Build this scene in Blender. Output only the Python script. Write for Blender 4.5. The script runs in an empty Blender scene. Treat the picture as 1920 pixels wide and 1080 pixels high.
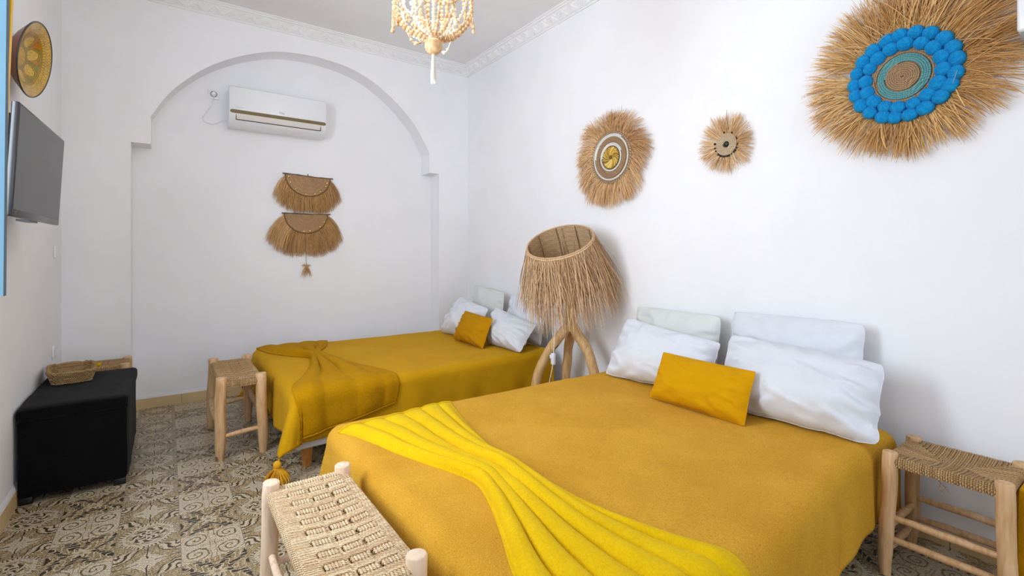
import bpy, bmesh, math, random
from mathutils import Vector, Matrix, noise
random.seed(7)
SC = bpy.context.scene
COL = SC.collection
PI = math.pi
sin, cos, hypot = math.sin, math.cos, math.hypot

# ------------------------------------------------------------------ room numbers
XL, XR = -0.592, 2.61          # left / right wall
YF, YN = 4.50, 4.70           # wall with the arch, back of its niche
YB = -3.00                    # wall behind the camera
ZC = 3.155                    # ceiling

# ------------------------------------------------------------------ helpers
def lin(c):
    def f(v):
        v /= 255.0
        return v / 12.92 if v <= 0.04045 else ((v + 0.055) / 1.055) ** 2.4
    return (f(c[0]), f(c[1]), f(c[2]), 1.0)

def lerp(a, b, t): return a + (b - a) * t
def clamp(v, a, b): return max(a, min(b, v))
def smooth(t):
    t = clamp(t, 0, 1)
    return t * t * (3 - 2 * t)

def cat(pts, n):
    """Catmull-Rom resample of a polyline to n points, even in arc length."""
    P = [Vector(p) for p in pts]
    ext = [2 * P[0] - P[1]] + P + [2 * P[-1] - P[-2]]
    d = []
    K = 14
    for i in range(len(P) - 1):
        p0, p1, p2, p3 = ext[i:i + 4]
        for k in range(K):
            t = k / K
            d.append(0.5 * ((2 * p1) + (p2 - p0) * t + (2 * p0 - 5 * p1 + 4 * p2 - p3) * t * t + (3 * p1 - p0 - 3 * p2 + p3) * t ** 3))
    d.append(P[-1])
    L = [0.0]
    for a, b in zip(d, d[1:]): L.append(L[-1] + (b - a).length)
    out, j = [], 0
    for i in range(n):
        s = L[-1] * i / (n - 1)
        while j < len(d) - 2 and L[j + 1] < s: j += 1
        seg = L[j + 1] - L[j]
        out.append(d[j].lerp(d[j + 1], (s - L[j]) / seg if seg > 1e-9 else 0))
    return out

WORLD = {}
class MB:
    def __init__(self): self.v, self.f = [], []
    def add(self, vs, fs):
        o = len(self.v)
        self.v.extend(Vector(p) for p in vs)
        self.f.extend([tuple(i + o for i in q) for q in fs])
        return self
    def box(self, x0, x1, y0, y1, z0, z1, M=None):
        vs = [Vector((x, y, z)) for z in (z0, z1) for y in (y0, y1) for x in (x0, x1)]
        if M: vs = [M @ p for p in vs]
        return self.add(vs, [(0, 2, 3, 1), (4, 5, 7, 6), (0, 1, 5, 4), (2, 6, 7, 3), (0, 4, 6, 2), (1, 3, 7, 5)])
    def rbox(self, x0, x1, y0, y1, z0, z1, r, seg=3, M=None):
        bm = bmesh.new()
        bmesh.ops.create_cube(bm, size=1)
        for p in bm.verts:
            p.co = Vector(((x0 + x1) / 2 + p.co.x * (x1 - x0), (y0 + y1) / 2 + p.co.y * (y1 - y0), (z0 + z1) / 2 + p.co.z * (z1 - z0)))
        bmesh.ops.bevel(bm, geom=bm.edges[:], offset=r, segments=seg, profile=0.5, affect='EDGES')
        return self.bm(bm, M)
    def bm(self, bm, M=None):
        bm.verts.index_update()
        vs = [(M @ p.co if M else p.co.copy()) for p in bm.verts]
        fs = [tuple(q.index for q in f.verts) for f in bm.faces]
        bm.free()
        return self.add(vs, fs)
    def tube(self, pts, r, sides=8, cap=True, flat=1.0):
        pts = [Vector(p) for p in pts]
        n = len(pts)
        rs = r if isinstance(r, (list, tuple)) else [r] * n
        vs, fs = [], []
        up = None
        for i, p in enumerate(pts):
            t = (pts[min(i + 1, n - 1)] - pts[max(i - 1, 0)])
            if t.length < 1e-9: t = Vector((0, 0, 1))
            t.normalize()
            if up is None:
                a = Vector((0, 0, 1)) if abs(t.z) < 0.9 else Vector((1, 0, 0))
                up = (a - t * a.dot(t)).normalized()
            else:
                up = up - t * up.dot(t)
                up = up.normalized() if up.length > 1e-6 else t.orthogonal().normalized()
            sd = t.cross(up)
            for k in range(sides):
                a = 2 * PI * k / sides
                vs.append(p + (up * (sin(a) * flat) + sd * cos(a)) * rs[i])
        for i in range(n - 1):
            for k in range(sides):
                k2 = (k + 1) % sides
                fs.append((i * sides + k, i * sides + k2, (i + 1) * sides + k2, (i + 1) * sides + k))
        if cap:
            fs.append(tuple(range(sides - 1, -1, -1)))
            fs.append(tuple((n - 1) * sides + k for k in range(sides)))
        return self.add(vs, fs)
    def strand(self, pts, w):
        """thin three-sided fibre, pointed at the tip"""
        n = len(pts)
        return self.tube(pts, [w * (1.0 if i < n - 1 else 0.35) for i in range(n)], 3, False)
    def ring(self, c, r, tr, axis, n=48, sides=8, wob=0.0):
        a = Vector(axis).normalized()
        u = a.orthogonal().normalized(); w = a.cross(u)
        vs, fs = [], []
        for i in range(n):
            t = 2 * PI * i / n
            d = u * cos(t) + w * sin(t)
            rr = tr * (1 + wob * sin(t * n / 4))
            for k in range(sides):
                q = 2 * PI * k / sides
                vs.append(Vector(c) + d * (r + rr * cos(q)) + a * (rr * sin(q)))
        for i in range(n):
            for k in range(sides):
                i2, k2 = (i + 1) % n, (k + 1) % sides
                fs.append((i * sides + k, i2 * sides + k, i2 * sides + k2, i * sides + k2))
        return self.add(vs, fs)
    def ball(self, c, r, seg=12, rings=8, sc=(1, 1, 1), M=None):
        bm = bmesh.new()
        bmesh.ops.create_uvsphere(bm, u_segments=seg, v_segments=rings, radius=1)
        for p in bm.verts:
            q = Vector((p.co.x * sc[0] * r, p.co.y * sc[1] * r, p.co.z * sc[2] * r))
            p.co = Vector(c) + (M @ q if M else q)
        return self.bm(bm)
    def lathe(self, prof, c, axis=(0, 0, 1), n=40, up=None):
        a = Vector(axis).normalized()
        u = (Vector(up) if up else a.orthogonal()); u = (u - a * u.dot(a)).normalized(); w = a.cross(u)
        vs, fs = [], []
        for r, h in prof:
            for i in range(n):
                t = 2 * PI * i / n
                vs.append(Vector(c) + a * h + (u * cos(t) + w * sin(t)) * max(r, 1e-5))
        for j in range(len(prof) - 1):
            for i in range(n):
                i2 = (i + 1) % n
                fs.append((j * n + i, j * n + i2, (j + 1) * n + i2, (j + 1) * n + i))
        return self.add(vs, fs)
    def grid(self, rows):
        n, m = len(rows), len(rows[0])
        vs = [p for r in rows for p in r]
        fs = [(i * m + j, i * m + j + 1, (i + 1) * m + j + 1, (i + 1) * m + j) for i in range(n - 1) for j in range(m - 1)]
        return self.add(vs, fs)
    def build(self, name, material, parent=None, smoothed=True, origin=None, recalc=True):
        off = Vector((0, 0, 0))
        if parent is not None: off = WORLD[parent.name]
        elif origin is not None: off = Vector(origin)
        me = bpy.data.meshes.new(name)
        me.from_pydata([tuple(p - off) for p in self.v], [], self.f)
        if recalc:
            b = bmesh.new(); b.from_mesh(me)
            bmesh.ops.recalc_face_normals(b, faces=b.faces[:])
            b.to_mesh(me); b.free()
        me.materials.append(material)
        if smoothed:
            me.polygons.foreach_set('use_smooth', [True] * len(me.polygons))
            try: me.set_sharp_from_angle(angle=math.radians(45))
            except Exception: pass
        me.update()
        o = bpy.data.objects.new(name, me)
        COL.objects.link(o)
        WORLD[o.name] = off.copy()
        if parent is not None: o.parent = parent
        elif origin is not None: o.location = off
        return o

def tag(o, label, cat_, group=None):
    o['label'] = label; o['category'] = cat_
    if group: o['group'] = group
    return o
def thing(name, loc, label, cat_, group=None):
    o = bpy.data.objects.new(name, None)
    o.empty_display_size = 0.1
    COL.objects.link(o); o.location = loc
    WORLD[o.name] = Vector(loc)
    return tag(o, label, cat_, group)
def struct(o):
    o['kind'] = 'structure'; return o
def solid(o, t, off=-1):
    m = o.modifiers.new('thickness', 'SOLIDIFY'); m.thickness = t; m.offset = off
    return o
def copy_part(o, parent, loc):
    """a copy of a part under another (or the same) parent"""
    c = o.copy(); COL.objects.link(c); c.parent = parent; c.location = loc
    WORLD[c.name] = WORLD[parent.name] + Vector(loc)
    return c

# ------------------------------------------------------------------ materials
class G:
    """tiny expression helper over shader nodes"""
    def __init__(self, name):
        self.m = bpy.data.materials.new(name); self.m.use_nodes = True
        self.t = self.m.node_tree; self.n = self.t.nodes
        self.b = self.n['Principled BSDF']
        self.out = self.n['Material Output']
    def node(self, kind, ins=None, **kw):
        nd = self.n.new(kind)
        for k, v in kw.items(): setattr(nd, k, v)
        for k, v in (ins or {}).items(): self.set(nd.inputs[k], v)
        return nd
    def set(self, sock, v):
        if isinstance(v, bpy.types.NodeSocket): self.t.links.new(v, sock)
        else: sock.default_value = v
    def m_(self, op, a, b=None, c=None):
        nd = self.n.new('ShaderNodeMath'); nd.operation = op
        for i, v in enumerate((a, b, c)):
            if v is not None: self.set(nd.inputs[i], v)
        return nd.outputs[0]
    def add(self, a, b): return self.m_('ADD', a, b)
    def sub(self, a, b): return self.m_('SUBTRACT', a, b)
    def mul(self, a, b): return self.m_('MULTIPLY', a, b)
    def gt(self, a, b): return self.m_('GREATER_THAN', a, b)
    def lt(self, a, b): return self.m_('LESS_THAN', a, b)
    def mx(self, a, b): return self.m_('MAXIMUM', a, b)
    def mn(self, a, b): return self.m_('MINIMUM', a, b)
    def abs(self, a): return self.m_('ABSOLUTE', a)
    def sin(self, a): return self.m_('SINE', a)
    def mix(self, f, a, b):
        nd = self.n.new('ShaderNodeMix'); nd.data_type = 'RGBA'
        self.set(nd.inputs[0], f); self.set(nd.inputs[6], a); self.set(nd.inputs[7], b)
        return nd.outputs[2]
    def fmix(self, f, a, b):
        nd = self.n.new('ShaderNodeMix'); nd.data_type = 'FLOAT'
        self.set(nd.inputs[0], f); self.set(nd.inputs[2], a); self.set(nd.inputs[3], b)
        return nd.outputs[0]
    def coord(self, scale=None, kind='Object'):
        tc = self.node('ShaderNodeTexCoord')
        if scale is None: return tc.outputs[kind]
        mp = self.node('ShaderNodeMapping', {'Vector': tc.outputs[kind], 'Scale': scale})
        return mp.outputs[0]
    def noise(self, scale, detail=3, vec=None, rough=0.6, dist=0.0):
        ins = {'Scale': scale, 'Detail': detail, 'Roughness': rough, 'Distortion': dist}
        ins['Vector'] = vec if vec is not None else self.coord()
        return self.node('ShaderNodeTexNoise', ins).outputs[0]
    def ramp(self, f, stops):
        nd = self.node('ShaderNodeValToRGB', {'Fac': f})
        e = nd.color_ramp.elements
        while len(e) < len(stops): e.new(0.5)
        for k, (p, c) in enumerate(stops):
            e[k].position = p; e[k].color = c
        return nd.outputs[0]
    def bump(self, h, strength, dist=0.01):
        nd = self.node('ShaderNodeBump', {'Height': h, 'Strength': strength, 'Distance': dist})
        self.t.links.new(nd.outputs[0], self.b.inputs['Normal'])
    def base(self, c): self.set(self.b.inputs['Base Color'], c)
    def p(self, **kw):
        for k, v in kw.items(): self.set(self.b.inputs[k.replace('_', ' ')], v)
        return self

def plaster(name, c1, c2, bump=0.15):
    g = G(name)
    g.base(g.ramp(g.noise(1.4, 4), [(0.35, lin(c1)), (0.65, lin(c2))]))
    g.p(Roughness=0.85)
    g.bump(g.noise(14, 5), bump, 0.01)
    return g.m
def plain(name, c, rough=0.5, metal=0.0, coat=0.0):
    g = G(name); g.base(lin(c)); g.p(Roughness=rough, Metallic=metal)
    if coat: g.p(Coat_Weight=coat, Coat_Roughness=0.15)
    return g.m
def fabric(name, c1, c2, scale=300, bump=0.4, sheen=0.3, big=4.0, rough=0.95, fleck=None, tint=None):
    g = G(name)
    n1 = g.noise(scale, 4, rough=0.75)
    n2 = g.noise(big, 3)
    f = g.add(g.mul(n1, 0.7), g.mul(n2, 0.3))
    col = g.ramp(f, [(0.40, lin(c1)), (0.60, lin(c2))])
    if fleck:
        sp = g.noise(190, 2, rough=0.5)
        col = g.mix(g.mul(g.m_('SMOOTHSTEP' if False else 'GREATER_THAN', sp, 0.70), 0.65), col, lin(fleck))
        lt_ = g.noise(75, 2, rough=0.4)
        col = g.mix(g.mul(g.gt(lt_, 0.72), 0.5), col, lin(c2))
    g.base(col)
    g.p(Roughness=rough, Sheen_Weight=sheen, Sheen_Roughness=0.5, Specular_IOR_Level=0.12)
    if tint: g.p(Sheen_Tint=lin(tint))
    g.bump(g.add(n1, g.mul(g.noise(22, 3), 1.2)), bump, 0.004)
    return g.m
def straw(name, stops, rough=0.75):
    g = G(name)
    geo = g.node('ShaderNodeNewGeometry')
    r = geo.outputs['Random Per Island']
    f = g.add(g.mul(r, 0.75), g.mul(g.noise(30, 2), 0.25))
    g.base(g.ramp(f, [(p, lin(c)) for p, c in stops]))
    g.p(Roughness=rough)
    return g.m
def rope(name, c1, c2, freq=420, rough=0.85):
    g = G(name)
    geo = g.node('ShaderNodeNewGeometry')
    w = g.node('ShaderNodeTexWave', {'Scale': freq / 6.28, 'Distortion': 1.5, 'Detail': 2.0, 'Detail Scale': 3.0, 'Vector': g.coord()}, wave_type='BANDS', bands_direction='DIAGONAL').outputs[0]
    f = g.add(g.add(g.mul(geo.outputs['Random Per Island'], 0.30), g.mul(g.noise(60, 3), 0.30)), g.mul(w, 0.4))
    g.base(g.ramp(f, [(0.25, lin(c1)), (0.7, lin(c2))]))
    g.p(Roughness=rough)
    g.bump(w, 0.9, 0.003)
    return g.m
def wood(name, c1, c2, c3, knots=True):
    g = G(name)
    v = g.coord((9, 9, 1.2))
    n = g.noise(6, 5, v, dist=0.6)
    col = g.ramp(n, [(0.3, lin(c1)), (0.5, lin(c2)), (0.72, lin(c3))])
    if knots:
        k = g.node('ShaderNodeTexVoronoi', {'Scale': 7.0, 'Vector': g.coord((1, 1, 0.6))}).outputs[0]
        col = g.mix(g.mul(g.lt(k, 0.10), 0.75), col, lin((84, 52, 30)))
    g.base(col); g.p(Roughness=0.55)
    g.bump(n, 0.25, 0.004)
    return g.m

M = {}
M['wall'] = plaster('white plaster', (238, 238, 240), (243, 243, 245), 0.10)
M['ceil'] = plaster('ceiling paint', (232, 230, 230), (238, 236, 236), 0.05)
M['stucco'] = plaster('stucco moulding', (236, 235, 235), (242, 241, 241), 0.08)
M['skirt'] = plaster('ochre skirting tile', (201, 172, 122), (217, 192, 146), 0.2)
M['grout'] = plain('plaster lip', (226, 226, 228), 0.9)
M['black_velvet'] = fabric('black velvet', (3, 3, 4), (12, 12, 14), 200, 0.5, 0.06, 9)
M['white_cotton'] = fabric('white cotton', (212, 215, 221), (221, 224, 230), 500, 0.2, 0.03, 5)
M['cream_cotton'] = fabric('cream cotton', (210, 212, 208), (218, 220, 215), 500, 0.2, 0.03, 5)
M['yellow_cotton'] = fabric('mustard cotton', (198, 142, 2), (210, 154, 4), 420, 0.25, 0.03, 5, tint=(255, 210, 90))
M['ochre_cotton'] = fabric('ochre cotton', (178, 124, 2), (190, 136, 6), 420, 0.25, 0.03, 5, tint=(255, 210, 90))
M['felt'] = fabric('ochre felt blanket', (194, 139, 34), (222, 169, 56), 260, 0.7, 0.10, 3, fleck=(140, 88, 20), tint=(255, 210, 120))
M['mustard'] = fabric('mustard blanket', (186, 137, 6), (206, 154, 14), 300, 0.5, 0.12, 3, tint=(255, 215, 110))
M['throw_bright'] = fabric('bright yellow fleece', (212, 170, 2), (228, 188, 8), 160, 0.6, 0.18, 7, tint=(255, 235, 110))
M['throw_dark'] = fabric('mustard plush', (164, 116, 0), (185, 134, 2), 160, 0.6, 0.14, 7, tint=(240, 190, 50))
M['wool'] = straw('mustard wool', [(0.2, (196, 138, 10)), (0.6, (222, 162, 20)), (0.9, (236, 182, 40))], 0.9)
M['mattress'] = fabric('white mattress ticking', (216, 218, 224), (228, 229, 234), 400, 0.2, 0.0, 5)
M['bedwood'] = wood('orange pine', (176, 112, 46), (196, 130, 60), (206, 146, 76), False)
M['leg_pale'] = wood('peeled pale wood', (214, 182, 150), (230, 202, 174), (238, 214, 190))
M['leg_tan'] = wood('peeled tan wood', (182, 140, 94), (204, 164, 118), (216, 182, 140))
M['lampwood'] = wood('driftwood', (190, 144, 90), (214, 172, 116), (226, 190, 140))
M['rush_pale'] = rope('pale palm rope', (200, 160, 114), (255, 232, 192))
M['rush_tan'] = rope('tan palm rope', (146, 110, 66), (206, 170, 120))
M['rush_inner'] = rope('dark palm rope', (120, 88, 54), (160, 122, 80))
M['straw_big'] = straw('golden straw', [(0.1, (170, 122, 62)), (0.45, (214, 166, 100)), (0.9, (238, 200, 140))])
M['straw_mid'] = straw('tan raffia', [(0.1, (172, 124, 74)), (0.45, (214, 170, 116)), (0.9, (236, 200, 152))])
M['straw_pale'] = straw('pale raffia', [(0.1, (190, 146, 94)), (0.5, (222, 184, 134)), (0.9, (238, 206, 160))])
M['straw_hang'] = straw('brown raffia', [(0.1, (158, 112, 60)), (0.45, (204, 160, 104)), (0.9, (228, 190, 136))])
M['straw_lamp'] = straw('lamp raffia', [(0.1, (158, 120, 82)), (0.45, (206, 170, 128)), (0.9, (236, 206, 168))])
M['jute'] = rope('jute rope', (150, 116, 80), (194, 160, 122), 500)
M['jute_disc'] = rope('jute coil', (176, 136, 96), (206, 168, 128), 500)
M['teal'] = rope('teal rope', (70, 142, 146), (122, 184, 184), 500)
M['white_rope'] = rope('white rope', (238, 234, 226), (250, 248, 243), 500)
M['beige_rope'] = rope('beige rope', (196, 170, 134), (224, 202, 168), 500)
M['stick'] = plain('brown stick', (112, 84, 58), 0.8)
M['edge_cord'] = plain('dark olive cord', (110, 82, 34), 0.8)
M['gold'] = plain('gold sequin', (238, 196, 84), 0.2, 0.9)
M['black'] = plain('black bead', (12, 11, 12), 0.35)
M['blue_pom'] = fabric('blue wool', (4, 118, 188), (30, 160, 222), 220, 0.9, 0.3, 20, tint=(120, 200, 255))
M['white_plastic'] = plain('white plastic', (238, 239, 242), 0.28, 0, 0.3)
M['grey_plastic'] = plain('warm white plastic', (228, 223, 217), 0.4)
M['bronze'] = plain('bronze strip', (118, 100, 58), 0.5)
M['slot'] = plain('dark gap', (58, 48, 40), 0.8)
M['mark'] = plain('grey print', (178, 180, 180), 0.6)
M['tv_body'] = plain('black tv plastic', (15, 15, 17), 0.32)
M['tv_bezel'] = plain('dark bezel', (20, 20, 21), 0.22)
M['tv_logo'] = plain('silver print', (120, 120, 122), 0.5)
M['screen'] = plain('tv glass', (36, 36, 37), 0.22)
M['screen'].node_tree.nodes['Principled BSDF'].inputs['Specular IOR Level'].default_value = 0.3
M['blue_paint'] = plaster('pale blue paint', (128, 176, 206), (146, 190, 216), 0.15)
M['blue_edge_shade'] = plaster('shaded blue paint edge', (84, 108, 124), (100, 122, 136), 0.15)  # darker copy of the blue paint, with shade put into the colour
M['yellow_paint'] = plain('yellow gloss paint', (238, 184, 10), 0.4)
M['wool_white'] = plain('white cotton yarn', (246, 240, 228), 0.9)
M['steel'] = plain('black steel', (30, 30, 32), 0.5, 0.5)
M['lamp_white'] = plain('white glass', (240, 240, 238), 0.3)
M['grey_base'] = plain('grey metal', (150, 148, 144), 0.5)
M['switch_line'] = plain('grey shadow gap', (120, 118, 116), 0.8)

def bead_mat(name, a, b):
    g = G(name)
    geo = g.node('ShaderNodeNewGeometry')
    g.base(g.ramp(g.add(g.mul(geo.outputs['Random Per Island'], 0.8), g.mul(g.noise(40, 2), 0.2)), [(0.15, lin(a)), (0.8, lin(b))]))
    g.p(Roughness=0.5)
    return g.m
M['bead_wood'] = bead_mat('wooden bead', (206, 166, 120), (236, 208, 168))
M['bead_pale'] = bead_mat('pale wooden bead', (236, 226, 204), (246, 240, 226))
g = G('turned wood ball')
w = g.node('ShaderNodeTexWave', {'Scale': 26.0, 'Distortion': 4.0, 'Detail': 2.0, 'Vector': g.coord((1, 1, 0.6))}, wave_type='RINGS').outputs[0]
g.base(g.ramp(w, [(0.1, lin((212, 170, 120))), (0.9, lin((228, 196, 152)))])); g.p(Roughness=0.45)
M['wood_ball'] = g.m

# ochre glazed plate: carved rings, petals and a zig-zag rim, in the plate's own plane
def plate_material():
    g = G('carved ochre glaze')
    sp = g.node('ShaderNodeSeparateXYZ', {'Vector': g.coord()})
    y, z = sp.outputs[0], sp.outputs[1]
    r = g.m_('SQRT', g.add(g.mul(y, y), g.mul(z, z)))
    th = g.m_('ARCTAN2', z, y)
    cell = g.m_('FRACT', g.mul(th, 7 / (2 * PI)))
    # seven rosettes between r=.055 and r=.115
    px = g.mul(g.sub(cell, 0.5), g.mul(r, 2 * PI / 7)); py = g.sub(r, 0.083)
    rr = g.m_('SQRT', g.add(g.mul(px, px), g.mul(py, py)))
    ph = g.m_('ARCTAN2', py, px)
    pet = g.mul(g.lt(rr, g.add(0.024, g.mul(g.sin(g.mul(ph, 8.0)), 0.003))), g.gt(g.abs(g.sin(g.mul(ph, 4.0))), 0.42))
    petl = g.lt(g.abs(g.sub(rr, 0.027)), 0.0018)
    green = g.mul(g.gt(rr, 0.030), g.mul(g.gt(r, 0.045), g.lt(r, 0.116)))
    zig = g.mul(g.gt(r, 0.135), g.lt(r, 0.168))
    zz = g.mul(zig, g.gt(g.sin(g.add(g.mul(th, 62), g.mul(g.sin(g.mul(r, 420.0)), 3.0))), 0.25))
    rings = g.add(g.lt(g.abs(g.sub(r, 0.119)), 0.0025), g.add(g.lt(g.abs(g.sub(r, 0.044)), 0.002), g.lt(g.abs(g.sub(r, 0.133)), 0.0015)))
    dots = g.mul(g.mul(g.gt(r, 0.121), g.lt(r, 0.131)), g.gt(g.sin(g.mul(th, 60)), 0.3))
    inner = g.mul(g.lt(r, 0.042), g.gt(g.abs(g.sin(g.mul(th, 5.0))), 0.45))
    base = g.ramp(g.noise(18, 3), [(0.3, lin((196, 150, 22))), (0.7, lin((224, 182, 46)))])
    col = g.mix(green, base, lin((138, 122, 34)))
    col = g.mix(g.mul(green, g.gt(g.noise(30, 2), 0.58)), col, lin((196, 116, 20)))
    col = g.mix(pet, col, lin((208, 172, 62)))
    col = g.mix(g.mul(petl, 0.8), col, lin((96, 70, 18)))
    col = g.mix(g.mul(g.gt(g.noise(95, 3), 0.56), 0.35), col, lin((120, 86, 16)))
    lines = g.mn(g.add(g.add(zz, rings), g.add(dots, g.mul(inner, 0.5))), 1.0)
    col = g.mix(g.mul(lines, 0.6), col, lin((112, 76, 14)))
    g.base(col); g.p(Roughness=0.3, Coat_Weight=0.4, Coat_Roughness=0.1)
    g.bump(g.sub(1.0, lines), 0.5, 0.004)
    return g.m
M['plate'] = plate_material()
M['plate_back'] = plain('red clay glaze', (118, 66, 44), 0.35, 0, 0.3)
M['plate_rim'] = plain('dark glaze rim', (44, 32, 22), 0.3, 0, 0.4)

# patterned cement tiles: four designs that alternate over the floor
def floor_material():
    g = G('patterned cement tile')
    geo = g.node('ShaderNodeNewGeometry')
    sp = g.node('ShaderNodeSeparateXYZ', {'Vector': geo.outputs['Position']})
    wx = g.sub(g.noise(26, 2, geo.outputs['Position']), 0.5)
    wy = g.sub(g.noise(29, 2, g.node('ShaderNodeMapping', {'Vector': geo.outputs['Position'], 'Location': (3.1, 7.7, 0)}).outputs[0]), 0.5)
    u = g.m_('DIVIDE', g.sub(sp.outputs[0], 0.045), 0.2175)
    v = g.m_('DIVIDE', g.sub(sp.outputs[1], 2.919), 0.2225)
    iu, iv = g.m_('FLOOR', u), g.m_('FLOOR', v)
    x0 = g.sub(g.sub(u, iu), 0.5); y0 = g.sub(g.sub(v, iv), 0.5)
    x = g.add(x0, g.mul(wx, 0.10)); y = g.add(y0, g.mul(wy, 0.10))
    pu = g.m_('FLOORED_MODULO', iu, 2.0); pv = g.m_('FLOORED_MODULO', iv, 2.0)
    ax, ay = g.abs(x), g.abs(y)
    r = g.m_('SQRT', g.add(g.mul(x, x), g.mul(y, y))); th = g.m_('ARCTAN2', y, x)
    fine = g.noise(150, 3, geo.outputs['Position'], 0.7)
    def band(a, lo, hi): return g.mul(g.gt(a, lo), g.lt(a, hi))
    def sat(a): return g.mn(g.mx(a, 0.0), 1.0)
    # A: octagonal medallion with a beaded border
    oc = g.mx(g.mx(ax, ay), g.mul(g.add(ax, ay), 0.74))
    petals = g.gt(g.sin(g.add(g.mul(th, 8), g.mul(g.sin(g.mul(r, 42)), 1.6))), 0.15)
    rings = g.gt(g.sin(g.mul(r, 62)), 0.1)
    creamA = sat(g.add(g.add(band(oc, 0.335, 0.40), g.mul(band(oc, 0.405, 0.47), g.gt(g.sin(g.mul(th, 44)), -0.2))), g.mul(g.lt(oc, 0.32), sat(g.add(petals, g.mul(rings, 0.6))))))
    darkA = sat(g.add(g.mul(g.mul(g.lt(oc, 0.32), band(r, 0.06, 0.27)), g.mul(g.sub(1.0, petals), g.gt(g.sin(g.mul(r, 62)), -0.1))), g.add(g.mul(band(oc, 0.41, 0.465), g.lt(g.sin(g.mul(th, 44)), -0.55)), g.lt(r, 0.025))))
    cornA = g.gt(oc, 0.475)
    # B: four-pointed star with scrolls in the corners
    star = g.lt(g.add(g.m_('POWER', g.mx(ax, 0.0001), 0.62), g.m_('POWER', g.mx(ay, 0.0001), 0.62)), 0.60)
    cx, cy = g.sub(0.5, ax), g.sub(0.5, ay)
    rc = g.m_('SQRT', g.add(g.mul(cx, cx), g.mul(cy, cy))); tc = g.m_('ARCTAN2', cy, cx)
    scr = g.sin(g.add(g.mul(rc, 46), g.mul(g.sin(g.mul(tc, 4)), 2.0)))
    creamB = sat(g.add(star, g.mul(g.lt(rc, 0.33), g.gt(scr, 0.0))))
    darkB = sat(g.add(g.mul(g.lt(rc, 0.30), g.lt(scr, -0.62)), g.add(g.mul(g.lt(g.abs(g.sub(rc, 0.345)), 0.010), 1.0), g.mul(g.lt(g.mn(ax, ay), 0.012), g.gt(r, 0.12)))))
    # C: blossom on a mottled brown ground with wandering stems
    nz = g.noise(17, 3, geo.outputs['Position'], 0.5)
    flower = g.mul(g.lt(r, g.add(0.13, g.mul(g.sin(g.mul(th, 8)), 0.045))), g.gt(r, 0.035))
    stem = g.lt(g.abs(g.sin(g.add(g.mul(g.add(ax, g.mul(ay, 1.4)), 13), g.mul(g.sin(g.mul(g.sub(ax, ay), 17)), 1.7)))), 0.30)
    creamC = sat(g.add(flower, g.mul(g.gt(r, 0.14), stem)))
    darkC = g.mul(g.gt(g.sin(g.add(g.mul(ax, 21), g.add(g.mul(ay, -17), g.mul(nz, 8.0)))), 0.35), g.sub(1.0, creamC))
    # D: pale tile with four volutes and a plain cross
    qx, qy = g.sub(ax, 0.27), g.sub(ay, 0.26)
    rq = g.m_('SQRT', g.add(g.mul(qx, qx), g.mul(qy, qy))); tq = g.m_('ARCTAN2', qy, qx)
    vol = g.sin(g.add(g.mul(rq, 58), g.mul(tq, 1.0)))
    lineD = sat(g.add(g.mul(g.lt(rq, 0.23), g.gt(vol, 0.45)), g.add(band(ax, 0.035, 0.05), g.mul(band(ay, 0.02, 0.04), g.lt(ax, 0.2)))))
    creamD = g.sub(1.0, lineD)
    darkD = g.mul(g.mul(g.lt(rq, 0.20), g.gt(vol, 0.93)), 0.8)
    def sel(a, b, c, d): return g.fmix(pu, g.fmix(pv, c, d), g.fmix(pv, a, b))
    # a fine filigree runs through every design
    fil = g.sin(g.add(g.mul(g.add(ax, g.mul(ay, 0.6)), 74), g.mul(g.sin(g.add(g.mul(ay, 61), g.mul(g.sin(g.mul(ax, 47)), 1.8))), 2.6)))
    fil2 = g.sin(g.add(g.mul(ay, 92), g.mul(g.sin(g.mul(ax, 78)), 2.4)))
    cream = sel(creamA, creamB, creamC, creamD)
    dark = sel(darkA, darkB, darkC, darkD)
    cream = g.fmix(g.mul(g.gt(fil, 0.66), 0.6), cream, g.sub(1.0, cream))
    dark = sat(g.add(dark, g.mul(g.mul(g.gt(fil2, 0.80), g.lt(fil, -0.1)), 0.8)))
    wear = g.noise(4.0, 4, geo.outputs['Position'])
    taupe = g.mix(wear, lin((128, 108, 68)), lin((156, 134, 92)))
    pale = g.mix(fine, lin((178, 165, 139)), lin((214, 202, 178)))
    col = g.mix(cream, taupe, pale)
    col = g.mix(g.mul(dark, 0.97), col, lin((50, 40, 28)))
    col = g.mix(g.mul(g.gt(fine, 0.60), 0.22), col, lin((70, 58, 44)))
    joint = g.gt(g.mx(g.abs(x0), g.mul(g.abs(y0), 0.985)), 0.4925)
    col = g.mix(g.mul(joint, 0.8), col, lin((128, 118, 100)))
    g.base(col)
    g.p(Roughness=g.fmix(wear, 0.30, 0.45))
    g.bump(g.sub(1.0, joint), 0.25, 0.003)
    return g.m
M['floor'] = floor_material()

# ------------------------------------------------------------------ room shell
struct(MB().box(XL - 0.25, XR + 0.25, YB - 0.2, YN + 0.2, -0.12, 0).build('floor', M['floor'], smoothed=False))
struct(MB().box(XL - 0.25, XR + 0.25, YB - 0.2, YN + 0.2, ZC, ZC + 0.15).build('ceiling', M['ceil'], smoothed=False))

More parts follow.
